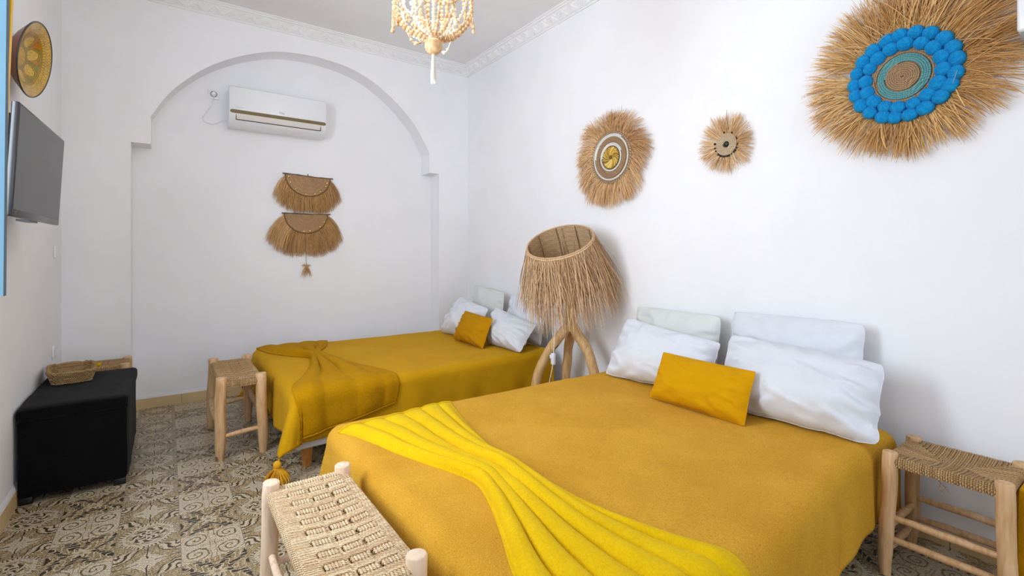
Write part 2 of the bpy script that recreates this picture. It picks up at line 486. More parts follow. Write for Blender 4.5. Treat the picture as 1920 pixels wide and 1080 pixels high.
# wall with the shallow arched niche
arch = [(-0.10, 2.214), (-0.006, 2.38), (0.086, 2.496), (0.23, 2.635), (0.38, 2.739), (0.553, 2.828), (0.762, 2.899), (0.992, 2.926),
        (1.16, 2.922), (1.327, 2.900), (1.48, 2.856), (1.634, 2.782), (1.818, 2.652), (1.965, 2.51), (2.07, 2.372), (2.165, 2.202)]
AR = [(p.x, p.z) for p in cat([(x, 0, z) for x, z in arch], 60)]
ZI = 2.008
prof = [(-0.217, 0.0), (-0.217, ZI), (-0.10, ZI)] + AR + [(2.165, ZI), (2.272, ZI), (2.272, 0.0)]
wb = MB()
def wquad(x0, z0a, z0b, x1, y=YF):      # strip from a lower line up to the ceiling
    wb.add([(x0, y, z0a), (x1, y, z0b), (x1, y, ZC), (x0, y, ZC)], [(0, 1, 2, 3)])
wquad(XL, 0, 0, -0.217)
wquad(-0.217, ZI, ZI, -0.10)
for (xa, za), (xb, zb) in zip(AR, AR[1:]): wquad(xa, za, zb, xb)
wquad(2.165, ZI, ZI, 2.272)
wquad(2.272, 0, 0, XR)
for (xa, za), (xb, zb) in zip(prof, prof[1:]):   # reveal of the arch
    wb.add([(xa, YF, za), (xb, YF, zb), (xb, YN, zb), (xa, YN, za)], [(0, 1, 2, 3)])
wb.box(XL - 0.2, XR + 0.2, YN, YN + 0.12, 0, ZC)
o = struct(wb.build('wall_back', M['wall'], recalc=False))
o.data.set_sharp_from_angle(angle=math.radians(25))

struct(MB().box(XR, XR + 0.2, YB - 0.2, YN, 0, ZC).build('wall_right', M['wall'], smoothed=False))
# left wall with the two window openings that light the room
WINS = [(0.10, 1.42), (1.56, 2.36)]; WZ0, WZ1 = 1.00, 2.50
wl = MB()
ys = [YB - 0.2] + [v for q in WINS for v in q] + [YN]
for i in range(0, len(ys), 2): wl.box(XL - 0.22, XL, ys[i], ys[i + 1], 0, ZC)
for y0, y1 in WINS:
    wl.box(XL - 0.22, XL, y0, y1, 0, WZ0); wl.box(XL - 0.22, XL, y0, y1, WZ1, ZC)
struct(wl.build('wall_left', M['wall'], smoothed=False))
# wall behind the camera; its wide opening is added to let in fill light
wf = MB()
DX0, DX1, DZ = -0.10, 2.10, 2.60
wf.box(XL, DX0, YB - 0.2, YB, 0, ZC)
wf.box(DX1, XR, YB - 0.2, YB, 0, ZC)
wf.box(DX0, DX1, YB - 0.2, YB, DZ, ZC)
struct(wf.build('wall_front', M['wall'], smoothed=False))
for i, (y0, y1) in enumerate(WINS):        # window frames in the openings
    w = MB()
    for a, b, c, d in ((y0, y0 + .05, WZ0, WZ1), (y1 - .05, y1, WZ0, WZ1), (y0 + .05, y1 - .05, WZ0, WZ0 + .05), (y0 + .05, y1 - .05, WZ1 - .05, WZ1), ((y0 + y1) / 2 - .025, (y0 + y1) / 2 + .025, WZ0 + .05, WZ1 - .05)):
        w.box(XL - 0.20, XL - 0.15, a, b, c, d)
    struct(w.build('window_%d' % (i + 1), M['yellow_paint'], smoothed=False))
w = MB()
for a, b, c in ((DX0, DX0 + .06, DZ), (DX1 - .06, DX1, DZ)): w.box(a, b, YB - .16, YB - .1, 0, c)
w.box(DX0, DX1, YB - .16, YB - .1, DZ - .06, DZ)
struct(w.build('added_opening_1', M['yellow_paint'], smoothed=False))  # frame of the added opening, out of view

# skirting: ochre tiles under a rough plaster lip
def skirting(name, p0, p1, inward, H=0.077):
    p0, p1, n = Vector(p0), Vector(p1), Vector(inward)
    L = (p1 - p0).length; d = (p1 - p0) / L
    m = MB(); k = max(1, round(L / 0.33)); s = L / k
    for i in range(k):
        a = p0 + d * (i * s + 0.0015); b = p0 + d * ((i + 1) * s - 0.0015)
        vs = [a, b, b + n * 0.013, a + n * 0.013]
        vs = vs + [q + Vector((0, 0, H)) for q in vs]
        m.add(vs, [(0, 1, 5, 4), (1, 2, 6, 5), (2, 3, 7, 6), (3, 0, 4, 7), (4, 5, 6, 7)])
    o = struct(m.build(name, M['skirt'], smoothed=False))
    lip = MB(); K = int(L / 0.04) + 2; rows = []
    for i in range(K):
        q = p0 + d * (L * i / (K - 1)); h = H + 0.013 + 0.006 * noise.noise(q * 9)
        rows.append([q + Vector((0, 0, H - 0.001)) + n * 0.012, q + Vector((0, 0, H - 0.001)) + n * 0.010, q + Vector((0, 0, h)) + n * 0.008, q + Vector((0, 0, h + 0.012))])
    lip.grid(rows).build('plaster_lip', M['grout'], o)
skirting('baseboard_back', (-0.217, YN, 0), (2.272, YN, 0), (0, -1, 0))
skirting('baseboard_left', (XL, YB, 0), (XL, YF, 0), (1, 0, 0))
skirting('baseboard_right', (XR, YB, 0), (XR, YF, 0), (-1, 0, 0), 0.057)

# cornice: stepped profile with a relief of nested triangles
def cornice(name, p0, d, L, n, relief=True):
    p0, d, n = Vector(p0), Vector(d), Vector(n)
    m = MB()
    P = [(0.0, -0.088), (0.010, -0.088), (0.014, -0.080), (0.012, -0.076), (0.018, -0.074), (0.062, -0.022), (0.066, -0.020), (0.078, -0.018), (0.082, -0.010), (0.096, -0.008), (0.098, 0.0)]
    rows = [[p0 + d * s + n * a + Vector((0, 0, b)) for a, b in P] for s in (-0.10, L + 0.1)]
    m.grid(rows)
    if relief:
        A = Vector((0, 0, -0.072)) + n * 0.0197; B = Vector((0, 0, -0.0235)) + n * 0.0605
        up = (B - A); nn = (n * 0.78 + Vector((0, 0, -0.62))).normalized()
        def bar(q0, q1, w=0.0042, h=0.006):
            q0, q1 = [p0 + d * s + A + up * t for s, t in (q0, q1)]
            e = (q1 - q0).normalized(); sd = e.cross(nn).normalized()
            vs = [q0 - sd * w, q0 + sd * w, q1 + sd * w, q1 - sd * w]
            vs = vs + [q0 - sd * w * .3 + nn * h, q0 + sd * w * .3 + nn * h, q1 + sd * w * .3 + nn * h, q1 - sd * w * .3 + nn * h]
            m.add(vs, [(0, 1, 5, 4), (1, 2, 6, 5), (2, 3, 7, 6), (3, 0, 4, 7), (4, 5, 6, 7)])
        pitch = 0.120; k = int(L / pitch) + 1
        for i in range(k):
            s = (i + 0.5) * pitch
            if s + 0.07 > L: break
            for q in (1.0, 0.66):
                hw, top = 0.053 * q, 0.06 + 0.86 * q
                bar((s - hw, 0.06), (s, top)); bar((s, top), (s + hw, 0.06))
            for q in (-0.022, 0, 0.022): bar((s + q, 0.08), (s + q * 0.4, 0.42 - abs(q) * 6), 0.003, 0.005)
            bar((s - 0.053, 0.05), (s + 0.053, 0.05), 0.003, 0.004)
            for q in (0.45, 0.75):
                bar((s + 0.060 - 0.04 * q, 0.95), (s + 0.060, 0.95 - 0.62 * q), 0.0025, 0.004)
                bar((s + 0.060, 0.95 - 0.62 * q), (s + 0.060 + 0.04 * q, 0.95), 0.0025, 0.004)
    struct(m.build(name, M['stucco'], smoothed=False, recalc=True))
cornice('trim_1', (XL, YF, ZC), (1, 0, 0), XR - XL, (0, -1, 0))
cornice('trim_2', (XR, YB, ZC), (0, 1, 0), YF - YB, (-1, 0, 0))
cornice('trim_3', (XL, YB, ZC), (0, 1, 0), YF - YB, (1, 0, 0), False)

# ------------------------------------------------------------------ shutter at the left edge
t = thing('window_shutter', (XL, 1.5, 1.107), 'pale blue wooden shutter with yellow back edge standing open at the left edge', 'shutter')
def leaf(xa, xb, xc, y0, y1, z0, z1):      # upright board, free edge slightly out of plumb
    return MB().add([(xa, y0, z0), (xb, y0, z0), (xc, y0, z1), (xa, y0, z1), (xa, y1, z0), (xb, y1, z0), (xc, y1, z1), (xa, y1, z1)],
                    [(0, 1, 2, 3), (4, 7, 6, 5), (0, 4, 5, 1), (1, 5, 6, 2), (2, 6, 7, 3), (3, 7, 4, 0)])
leaf(XL, -0.2865, -0.2758, 1.480, 1.501, 1.107, 2.50).build('panel', M['blue_paint'], t, smoothed=False)
leaf(-0.2866, -0.2860, -0.2753, 1.481, 1.501, 1.107, 2.50).build('painted_edge_shade', M['blue_edge_shade'], t, smoothed=False)  # thin sheet that paints shade onto the leaf's free edge
for z0, z1 in ((1.20, 1.255), (2.30, 2.36)): MB().box(-0.575, -0.335, 1.472, 1.481, z0, z1).build('cross_rail', M['blue_paint'], t, smoothed=False)
leaf(-0.40, -0.2950, -0.2542, 1.503, 1.520, 1.22, 2.50).build('back_board', M['yellow_paint'], t, smoothed=False)
for z in (1.25, 2.3): MB().tube([(XL + 0.008, 1.47, z - 0.04), (XL + 0.008, 1.47, z + 0.04)], 0.008).build('hinge', M['steel'], t)

# ------------------------------------------------------------------ left wall: plate, television, switch, socket
pc = Vector((-0.497, 3.11, 2.09))
t = thing('wall_plate', (XL, 3.11, 2.09), 'large carved ochre glazed ceramic plate with dark rim hung high on the left wall', 'plate')
ax = Vector((1.0, -0.150, -0.16)).normalized()
ev = Vector((0, 0, 1)); ev = (ev - ax * ev.dot(ax)).normalized(); eu = ev.cross(ax)
Rm = Matrix((eu, ev, ax)).transposed()
m = MB()
pr = [(0.0, -0.052), (0.05, -0.052), (0.085, -0.046), (0.112, -0.026), (0.122, -0.016), (0.134, -0.010), (0.168, 0.0)]
m.lathe(pr, (0, 0, 0), n=72)
for q in m.v: q += WORLD[t.name]
o = m.build('glazed_face', M['plate'], t)
me = o.data
o.location = pc - Vector(t.location); o.rotation_euler = Rm.to_euler()
m = MB()
m.lathe([(0.170, -0.003), (0.156, -0.018), (0.128, -0.042), (0.098, -0.062), (0.086, -0.066), (0.081, -0.078), (0.0, -0.078)], (0, 0, 0), n=72)
for q in m.v: q[:] = pc + Rm @ q
m.build('clay_back', M['plate_back'], t)
m = MB().ring((0, 0, -0.001), 0.170, 0.0036, (0, 0, 1), 72, 8)
for q in m.v: q[:] = pc + Rm @ q
m.build('rim', M['plate_rim'], t)
m = MB().tube([(XL, 3.11, 2.105), pc + Rm @ Vector((0, 0.01, -0.07))], 0.006)
m.build('hook', M['steel'], t)

# television on a swivel bracket; local frame: w along the panel, n out of the screen
A0 = Vector((-0.446, 2.465)); A1 = Vector((-0.420, 3.205))
tw = (Vector((A1.x - A0.x, A1.y - A0.y, 0))).normalized(); TW = (A1 - A0).length
tn0 = Vector((tw.y, -tw.x, 0))
tilt = math.radians(3.0)
tn = (tn0 * cos(tilt) - Vector((0, 0, 1)) * sin(tilt)); tu = tn.cross(tw)
if tu.z < 0: tu = -tu
tc0 = Vector(((A0.x + A1.x) / 2, (A0.y + A1.y) / 2, 1.540))
TM = Matrix((tw, tu, tn)).transposed().to_4x4(); TM.translation = tc0
TH = 0.415
t = thing('television', (XL, 2.85, 1.53), 'black flat screen television on a wall bracket below the ceramic plate', 'television')
MB().rbox(-TW / 2, TW / 2, -TH / 2, TH / 2, -0.022, 0, 0.004, 2, TM).build('bezel', M['tv_bezel'], t)
MB().box(-TW / 2 + 0.011, TW / 2 - 0.011, -TH / 2 + 0.026, TH / 2 - 0.010, -0.003, 0.0006, TM).build('screen', M['screen'], t, smoothed=False)
MB().rbox(-TW / 2 + 0.012, TW / 2 - 0.03, -TH / 2 + 0.012, TH / 2 - 0.04, -0.058, -0.018, 0.014, 3, TM).build('back_housing', M['tv_body'], t)
mb = MB().box(-0.10, 0.10, -0.10, 0.10, -0.070, -0.056, TM)
mb.box(XL - 0.003, XL + 0.012, 2.77, 2.93, 1.43, 1.63)
mb.tube([(XL + 0.01, 2.85, 1.53), TM @ Vector((0.01, 0, -0.06))], 0.016)
mb.build('bracket', M['steel'], t)
MB().box(-0.09, 0.05, -TH / 2 - 0.007, -TH / 2 + 0.002, -0.05, -0.012, TM).build('control_panel', M['tv_body'], t, smoothed=False)

def text_part(name, s, size, Mx, material, parent, depth=0.0006):
    cu = bpy.data.curves.new(name, 'FONT'); cu.body = s; cu.size = size; cu.extrude = depth; cu.align_x = 'CENTER'; cu.align_y = 'CENTER'
    tmp = bpy.data.objects.new(name + '_src', cu); COL.objects.link(tmp)
    dg = bpy.context.evaluated_depsgraph_get(); dg.update()
    me = bpy.data.meshes.new_from_object(tmp.evaluated_get(dg)); me.name = name
    bpy.data.objects.remove(tmp)
    off = WORLD[parent.name]
    for v in me.vertices: v.co = (Mx @ v.co) - off
    me.materials.clear(); me.materials.append(material)
    o = bpy.data.objects.new(name, me); COL.objects.link(o); o.parent = parent
    WORLD[o.name] = off.copy()
    return o
text_part('logo', 'TCL', 0.017, TM @ Matrix.Translation((-TW / 2 + 0.042, -TH / 2 + 0.0135, 0.0004)), M['tv_logo'], t)

def socket_plate(name, y, z, h, label, cat_, holes):
    t = thing(name, (XL, y, z), label, cat_)
    MB().rbox(XL, XL + 0.011, y - h / 2, y + h / 2, z - h / 2, z + h / 2, 0.004, 2).build('cover_plate', M['white_plastic'], t)
    if holes:
        MB().lathe([(0.0, 0.006), (0.019, 0.006), (0.021, 0.0125), (0.024, 0.012)], (XL, y, z), (1, 0, 0), 24).build('socket_well', M['grey_plastic'], t)
        for q in (-0.0095, 0.0095):
            MB().lathe([(0.0, 0.0068), (0.003, 0.0068), (0.003, 0.006)], (XL, y + q, z), (1, 0, 0), 10).build('pin_hole', M['slot'], t)
    else:
        MB().rbox(XL + 0.008, XL + 0.015, y - 0.02, y + 0.02, z - 0.028, z + 0.028, 0.003, 2).build('rocker', M['white_plastic'], t)
        MB().box(XL + 0.010, XL + 0.0112, y - 0.022, y - 0.0195, z - 0.03, z + 0.03).build('gap', M['switch_line'], t, smoothed=False)
socket_plate('power_socket', 4.205, 0.571, 0.082, 'white power socket low on the left wall above the black box', 'socket', True)
socket_plate('light_switch', 4.258, 1.207, 0.075, 'small white light switch on the left wall below the television', 'switch', False)

# ------------------------------------------------------------------ ottoman, basket, stool behind
t = thing('storage_ottoman', (-0.37, 3.6, 0), 'black velvet covered box ottoman standing against the left wall', 'ottoman')
def wobble(m, amp, sc):
    for q in m.v:
        q += Vector((noise.noise(q * sc), noise.noise(q * sc + Vector((9, 0, 0))), noise.noise(q * sc + Vector((0, 9, 0))))) * amp
def soft_block(x0, x1, y0, y1, z0, z1, r, cuts, amp, sc):
    bm = bmesh.new(); bmesh.ops.create_cube(bm, size=1)
    for p in bm.verts:
        p.co = Vector(((x0 + x1) / 2 + p.co.x * (x1 - x0), (y0 + y1) / 2 + p.co.y * (y1 - y0), (z0 + z1) / 2 + p.co.z * (z1 - z0)))
    bmesh.ops.subdivide_edges(bm, edges=bm.edges[:], cuts=cuts, use_grid_fill=True)
    c0 = Vector((x0 + r, y0 + r, z0 + r)); c1 = Vector((x1 - r, y1 - r, z1 - r))
    for p in bm.verts:
        q = Vector([clamp(p.co[i], c0[i], c1[i]) for i in range(3)])
        d = p.co - q
        if d.length > 1e-6: p.co = q + d.normalized() * min(r, d.length * 1.0 if d.length < r else r)
    m = MB().bm(bm); wobble(m, amp, sc); return m
soft_block(-0.582, -0.164, 3.212, 4.00, 0.030, 0.405, 0.022, 18, 0.004, 7).build('body', M['black_velvet'], t)
soft_block(-0.589, -0.157, 3.206, 4.008, 0.392, 0.462, 0.024, 18, 0.004, 6).build('lid', M['black_velvet'], t)
for x in (-0.55, -0.20):
    for y in (3.25, 3.96):
        MB().rbox(x - 0.025, x + 0.025, y - 0.025, y + 0.025, 0, 0.035, 0.004).build('foot', M['tv_body'], t)

# woven basket: stacked rope coils leaning outward
bx, by, bz = -0.455, 3.80, 0.463
t = thing('woven_basket', (bx, by, bz), 'small rectangular woven palm basket lying on the black ottoman', 'basket')
ang = math.radians(8)
def bpt(u, v, z):
    return Vector((bx + u * cos(ang) - v * sin(ang), by + u * sin(ang) + v * cos(ang), z))
def sq(th, a, b, e=0.32):
    c, s = cos(th), sin(th)
    return (a * math.copysign(abs(c) ** e, c), b * math.copysign(abs(s) ** e, s))
m = MB()
for k in range(6):
    a = 0.084 + 0.016 * k / 5; b = 0.130 + 0.020 * k / 5; z = bz + 0.008 + 0.0105 * k
    N = 132
    pts = [bpt(*sq(2 * PI * i / N, a, b), z) for i in range(N + 1)]
    m.tube(pts, [0.0068 * (1 + 0.22 * sin(i * 2.1 + k * 1.7)) for i in range(N + 1)], 7, False)
m.build('coil_wall', M['rush_tan'], t)
m = MB()
for k in range(13):
    v = -0.118 + 0.236 * k / 12
    m.tube([bpt(-0.083 + 0.166 * i / 14, v + 0.003 * (-1) ** i, bz + 0.008 + 0.002 * (-1) ** (i + k)) for i in range(15)], 0.0115, 6, True, 0.45)
m.build('base', M['rush_tan'], t)
m = MB(); N = 150
m.tube([bpt(*sq(2 * PI * i / N, 0.101, 0.151), bz + 0.066 + 0.003 * sin(i * 0.7)) for i in range(N + 1)], [0.0085 * (1 + 0.15 * sin(i * 1.4)) for i in range(N + 1)], 8, False)
m.build('rim', M['rush_tan'], t)
m = MB()
for k in range(150):
    d = Vector((random.gauss(0, 1), random.gauss(0, 1), random.gauss(0, 1))).normalized()
    c = bpt(0.122, 0.075, bz + 0.052)
    m.strand([c, c + d * 0.009, c + d * random.uniform(0.013, 0.017)], 0.0022)
m.ball(c, 0.0125, 14, 10)
m.build('pompom', M['throw_bright'], t)

# ------------------------------------------------------------------ stools
def leg_post(m, p_top, p_bot, r, seed, taper=0.7):
    n = 13; pts = []; rs = []
    for i in range(n):
        s = i / (n - 1)
        q = Vector(p_bot).lerp(Vector(p_top), s)
        q += Vector((noise.noise(Vector((seed, s * 2.2, 0))), noise.noise(Vector((seed + 5, s * 2.2, 3))), 0)) * 0.006 * (1 if 0 < i < n - 1 else 0)
        pts.append(q)
        k = lerp(taper, 1.0, smooth(s / 0.22)) * (1 + 0.05 * noise.noise(Vector((seed, s * 5, 7))))
        rs.append(r * k)
    e = (pts[-1] - pts[-2]).normalized()
    pts += [pts[-1] + e * 0.003, pts[-1] + e * 0.0045]; rs += [rs[-1] * 0.93, rs[-1] * 0.80]
    m.tube(pts, rs, 16)
def rung(m, a, b, r, seed, bend=0.0):
    a, b = Vector(a), Vector(b); n = 10
    sd = (b - a).normalized().cross(Vector((0, 0, 1))).normalized()
    pts = []
    for i in range(n):
        s = i / (n - 1)
        q = a.lerp(b, s) + (Vector((0, 0, 1)) * noise.noise(Vector((seed, s * 3, 1))) + sd * noise.noise(Vector((seed, s * 3, 8)))) * 0.006
        q += Vector((0, 0, 1)) * bend * sin(PI * s) + sd * bend * 0.5 * sin(2 * PI * s)
        pts.append(q)
    m.tube(pts, [r * (0.86 + 0.22 * sin(PI * i / (n - 1))) for i in range(n)], 10)

def weave_plain(x0, x1, y0, y1, z, rr, pitch, groups, sag):
    """wide bundles across x, pushed under by groups of ropes running along y that show as small windows"""
    m = MB(); m2 = MB(); m3 = MB()
    L = y1 - y0
    npitch = max(3, round(L / pitch)); pitch = L / npitch
    def sagz(x, y):
        return -sag * sin(PI * clamp((x - x0) / (x1 - x0), 0, 1)) * sin(PI * clamp((y - y0) / L, 0, 1))
    win = []
    for gx in groups: win.append((lerp(x0, x1, gx) - 0.0235, lerp(x0, x1, gx) + 0.0235))
    def near_win(x, pad=0.004):
        d = 9
        for a, b in win:
            d = min(d, max(a - x, x - b, 0))
        return 1 - smooth(d / pad) if d < pad else 0.0
    k = 7; step = pitch / k
    for j in range(npitch):
        for q in range(k):
            y = y0 + (j + (q + 0.5) / k) * pitch
            under = q >= 4          # last three ropes of every bundle dip below the windows
            pts = []
            N = 46
            edge = [(-0.010, -0.030), (-0.013, -0.012), (-0.006, 0.0)]
            for ex, ez in edge: pts.append(Vector((x0 + ex, y, z + ez)))
            for i in range(N + 1):
                x = lerp(x0, x1, i / N)
                wv = near_win(x)
                if under: dz = -0.013 * wv - 0.001; dy = 0.0
                else: dz = 0.0035 * wv; dy = -(q - 1.5) * step * 0.42 * (wv - 0.35)
                # bundles bulge towards the windows, leaving slim dark gaps before them
                jit = 0.0012 * noise.noise(Vector((x * 40, y * 70, 2)))
                pts.append(Vector((x, y + dy + jit, z + dz + sagz(x, y) + jit)))
            for ex, ez in reversed(edge): pts.append(Vector((x1 - ex, y, z + ez)))
            m.tube(pts, rr * random.uniform(0.92, 1.08), 6, False)
    for (a, b) in win:
        nr = 6
        for i in range(nr):
            x = lerp(a, b, (i + 0.5) / nr); pts = []
            N = npitch * 14
            pts += [Vector((x, y0 - 0.012, z - 0.03)), Vector((x, y0 - 0.014, z - 0.010))]
            for jj in range(N + 1):
                y = lerp(y0, y1, jj / N)
                ph = (jj % 14) / 14.0
                up = smooth(min(ph - 0.55, 1.03 - ph) / 0.09)
                pts.append(Vector((x, y, z + lerp(-0.0085, 0.0042, up) + sagz(x, y))))
            pts += [Vector((x, y1 + 0.014, z - 0.010)), Vector((x, y1 + 0.012, z - 0.03))]
            m2.tube(pts, rr * 0.80, 6, False)
    # ropes running along y wrap both end rails over their full width
    for yy, sgn in ((y0, -1), (y1, 1)):
        n = int((x1 - x0 - 0.01) / (rr * 1.9))
        for i in range(n):
            x = x0 + 0.005 + (x1 - x0 - 0.01) * (i + 0.5) / n
            m2.tube([(x, yy + sgn * 0.010, z - 0.036), (x, yy + sgn * 0.018, z - 0.016), (x, yy + sgn * 0.012, z - 0.002), (x, yy - sgn * 0.004, z + 0.001), (x, yy - sgn * 0.018, z - 0.006)], rr * 0.95, 6, False)
    m3.grid([[Vector((lerp(x0, x1, i / 12), lerp(y0, y1, j / 12), z - 0.014 + sagz(lerp(x0, x1, i / 12), lerp(y0, y1, j / 12)))) for i in range(13)] for j in range(13)])
    return m, m2, m3

def weave_rush(x0, x1, y0, y1, z, rr, sag):
    """ropes laid square to every rail and meeting along the diagonals"""
    m = MB(); W, L = x1 - x0, y1 - y0
    long_x = W > L
    h = min(W, L) / 2
    def sagz(x, y): return -sag * (1 - ((x - (x0 + x1) / 2) / (W / 2)) ** 2) * (1 - ((y - (y0 + y1) / 2) / (L / 2)) ** 2)
    st = rr * 1.85
    def run(rail, along, reach, horiz, sgn):
        # rail: coordinate of the rail, along: coordinate along it, reach: inward length
        pts = []
        prof = [(-0.010, -0.034), (-0.016, -0.014), (-0.008, 0.001)]
        for e, dz in prof:
            pts.append((rail - sgn * -e, along, z + dz) if horiz else (along, rail - sgn * -e, z + dz))
        n = 7
        for i in range(n + 1):
            c = rail + sgn * reach * i / n
            x, y = (c, along) if horiz else (along, c)
            pts.append((x, y, z + 0.002 * sin(along * 400) + sagz(x, y)))
        m.tube(pts, rr * random.uniform(0.9, 1.1), 6, False)
    a = x0
    while a < x1:
        reach = min(a - x0, x1 - a, h)
        for rail, s in ((y0, 1), (y1, -1)): run(rail, a, max(reach, 0.004), False, s)
        a += st
    b = y0
    while b < y1:
        reach = min(b - y0, y1 - b, h)
        for rail, s in ((x0, 1), (x1, -1)): run(rail, b, max(reach, 0.004), True, s)
        b += st
    return m

def stool(name, x0, x1, y0, y1, H, label, wood_m, rope_m, kind, leg_r, rungs, splay=0.012, seed=1.0, group='rustic woven stools'):
    cx, cy = (x0 + x1) / 2, (y0 + y1) / 2
    t = thing(name, (cx, cy, 0), label, 'stool', group)
    zt = H - (0.022 if kind[0] == 'plain' else 0.012)
    corners = [(x0, y0), (x1, y0), (x0, y1), (x1, y1)]
    for i, (x, y) in enumerate(corners):
        m = MB(); ox = splay * (1 if x > cx else -1); oy = splay * (1 if y > cy else -1)
        leg_post(m, (x, y, H), (x + ox, y + oy, 0), leg_r, seed + i * 3.3)
        m.build('leg', wood_m, t)
    # rails under the weaving
    m = MB()
    for a, b in (((x0, y0), (x1, y0)), ((x0, y1), (x1, y1)), ((x0, y0), (x0, y1)), ((x1, y0), (x1, y1))):
        m.tube([(a[0], a[1], zt - 0.022), (b[0], b[1], zt - 0.022)], 0.012, 10)
    m.build('seat_rail', wood_m, t)
    for i, (a, b, r, bend) in enumerate(rungs):
        m = MB(); rung(m, a, b, r, seed + 20 + i, bend); m.build('stretcher', wood_m, t)
    i0, i1, j0, j1 = x0, x1, y0, y1
    if kind[0] == 'plain':
        m, m2, m3 = weave_plain(i0, i1, j0, j1, zt, kind[1], kind[2], kind[3], kind[4])
        o = m.build('woven_seat', rope_m, t)
        m2.build('cross_weave', rope_m, t)
        m3.build('under_layer', M['rush_inner'], t)
    else:
        m = weave_rush(i0, i1, j0, j1, zt, kind[1], kind[2])
        m.build('woven_seat', rope_m, t)
    return t

def std_rungs(x0, x1, y0, y1, z1, z2, r):
    out = []
    for z in (z1, z2):
        out += [((x0, y0, z), (x1, y0, z), r, 0), ((x0, y1, z), (x1, y1, z), r, 0), ((x0, y0, z + .03), (x0, y1, z + .03), r, 0), ((x1, y0, z + .03), (x1, y1, z + .03), r, 0)]
    return out
stool('woven_stool', 0.268, 0.488, 1.085, 1.690, 0.475, 'pale woven stool in the foreground at the foot of the large bed', M['leg_pale'], M['rush_pale'],
      ('plain', 0.0046, 0.0605, (0.27, 0.55, 0.81), 0.010), 0.0255, std_rungs(0.268, 0.488, 1.085, 1.69, 0.12, 0.22, 0.012), seed=2.0)
stool('woven_stool', 0.258, 0.462, 3.285, 3.920, 0.470, 'tan woven stool at the foot of the far bed, beside its hanging tassel', M['leg_tan'], M['rush_tan'],
      ('plain', 0.0048, 0.0635, (0.27, 0.55, 0.81), 0.012), 0.0300,
      [((0.255, 3.275, 0.13), (0.475, 3.275, 0.15), 0.013, 0.004), ((0.255, 3.93, 0.15), (0.475, 3.93, 0.17), 0.013, 0),
       ((0.252, 3.28, 0.12), (0.252, 3.93, 0.20), 0.022, 0.018), ((0.482, 3.28, 0.17), (0.482, 3.93, 0.22), 0.018, 0.02)], seed=11.0)
rs = stool('woven_stool', 2.205, 2.462, 0.363, 0.668, 0.455, 'woven rush stool with thick round legs beside the head of the large bed', M['leg_tan'], M['rush_tan'],
      ('rush', 0.0038, 0.018), 0.0245, std_rungs(2.205, 2.462, 0.363, 0.668, 0.105, 0.185, 0.0125), seed=23.0)
for dy, dz in ((0.0, 0.0), (0.006, 0.008), (0.018, -0.004)):
    MB().strand([(2.206, 0.530, 0.405), (2.196, 0.520, 0.398), (2.190, 0.506 + dy, 0.388 + dz), (2.186, 0.492 + dy, 0.374 + dz)], 0.0016).build('loose_end', M['rush_inner'], rs)
stool('woven_stool', -0.505, -0.228, 4.085, 4.345, 0.470, 'woven stool mostly hidden behind the black ottoman, below the socket', M['leg_tan'], M['rush_tan'],
      ('rush', 0.0052, 0.010), 0.026, std_rungs(-0.505, -0.228, 4.085, 4.345, 0.10, 0.2, 0.012), seed=31.0)

# ------------------------------------------------------------------ beds
class Bed:
    def __init__(self, x0, x1, y0, y1, z, r=0.05, flare=0.10, cflare=0.35, rip=0.0, ph=0.0, und=0.004):
        self.__dict__.update(locals())
    def warp(self, p): return p
    def map(self, a, b, off=0.0):
        """flat cloth coordinates -> draped point, lifted by off along the surface normal"""
        r = self.r
        qx = clamp(a, self.x0 + r, self.x1 - r); qy = clamp(b, self.y0 + r, self.y1 - r)
        dx, dy = a - qx, b - qy; d = hypot(dx, dy)
        wav = self.und * noise.noise(Vector((a * 3.1, b * 3.1, 0.3 + self.ph))) + self.und * 0.5 * noise.noise(Vector((a * 9, b * 9, 1.3)))
        if d < 1e-7: return self.warp(Vector((a, b, self.z + off + wav)))
        ux, uy = dx / d, dy / d
        q = r * PI / 2
        if d < q:
            f = d / r; out = r * sin(f); down = r * (1 - cos(f)); no, nu = sin(f), cos(f)
        else:
            rem = d - q
            c2 = (2 * abs(ux * uy)) ** 2
            fl = self.flare + self.cflare * c2
            s = math.atan2(uy, ux) * 0.35 + a * 1.0 * abs(uy) + b * abs(ux)
            out = r + rem * fl + self.rip * rem * (1 - 0.85 * c2) * (sin(s * 17 + self.ph) + 0.6 * sin(s * 31 + 2 * self.ph))
            down = r + rem * math.sqrt(max(0.05, 1 - fl * fl)); no, nu = 1.0, 0.05
        z = self.z - down + wav * (1 - min(1, d / q)) + nu * off
        o2 = out + no * off
        if z < 0.008:
            o2 += (0.008 - z) * 0.5; z = 0.008 + 0.004 * noise.noise(Vector((a * 20, b * 20, 0)))
        return self.warp(Vector((qx + ux * o2, qy + uy * o2, z)))

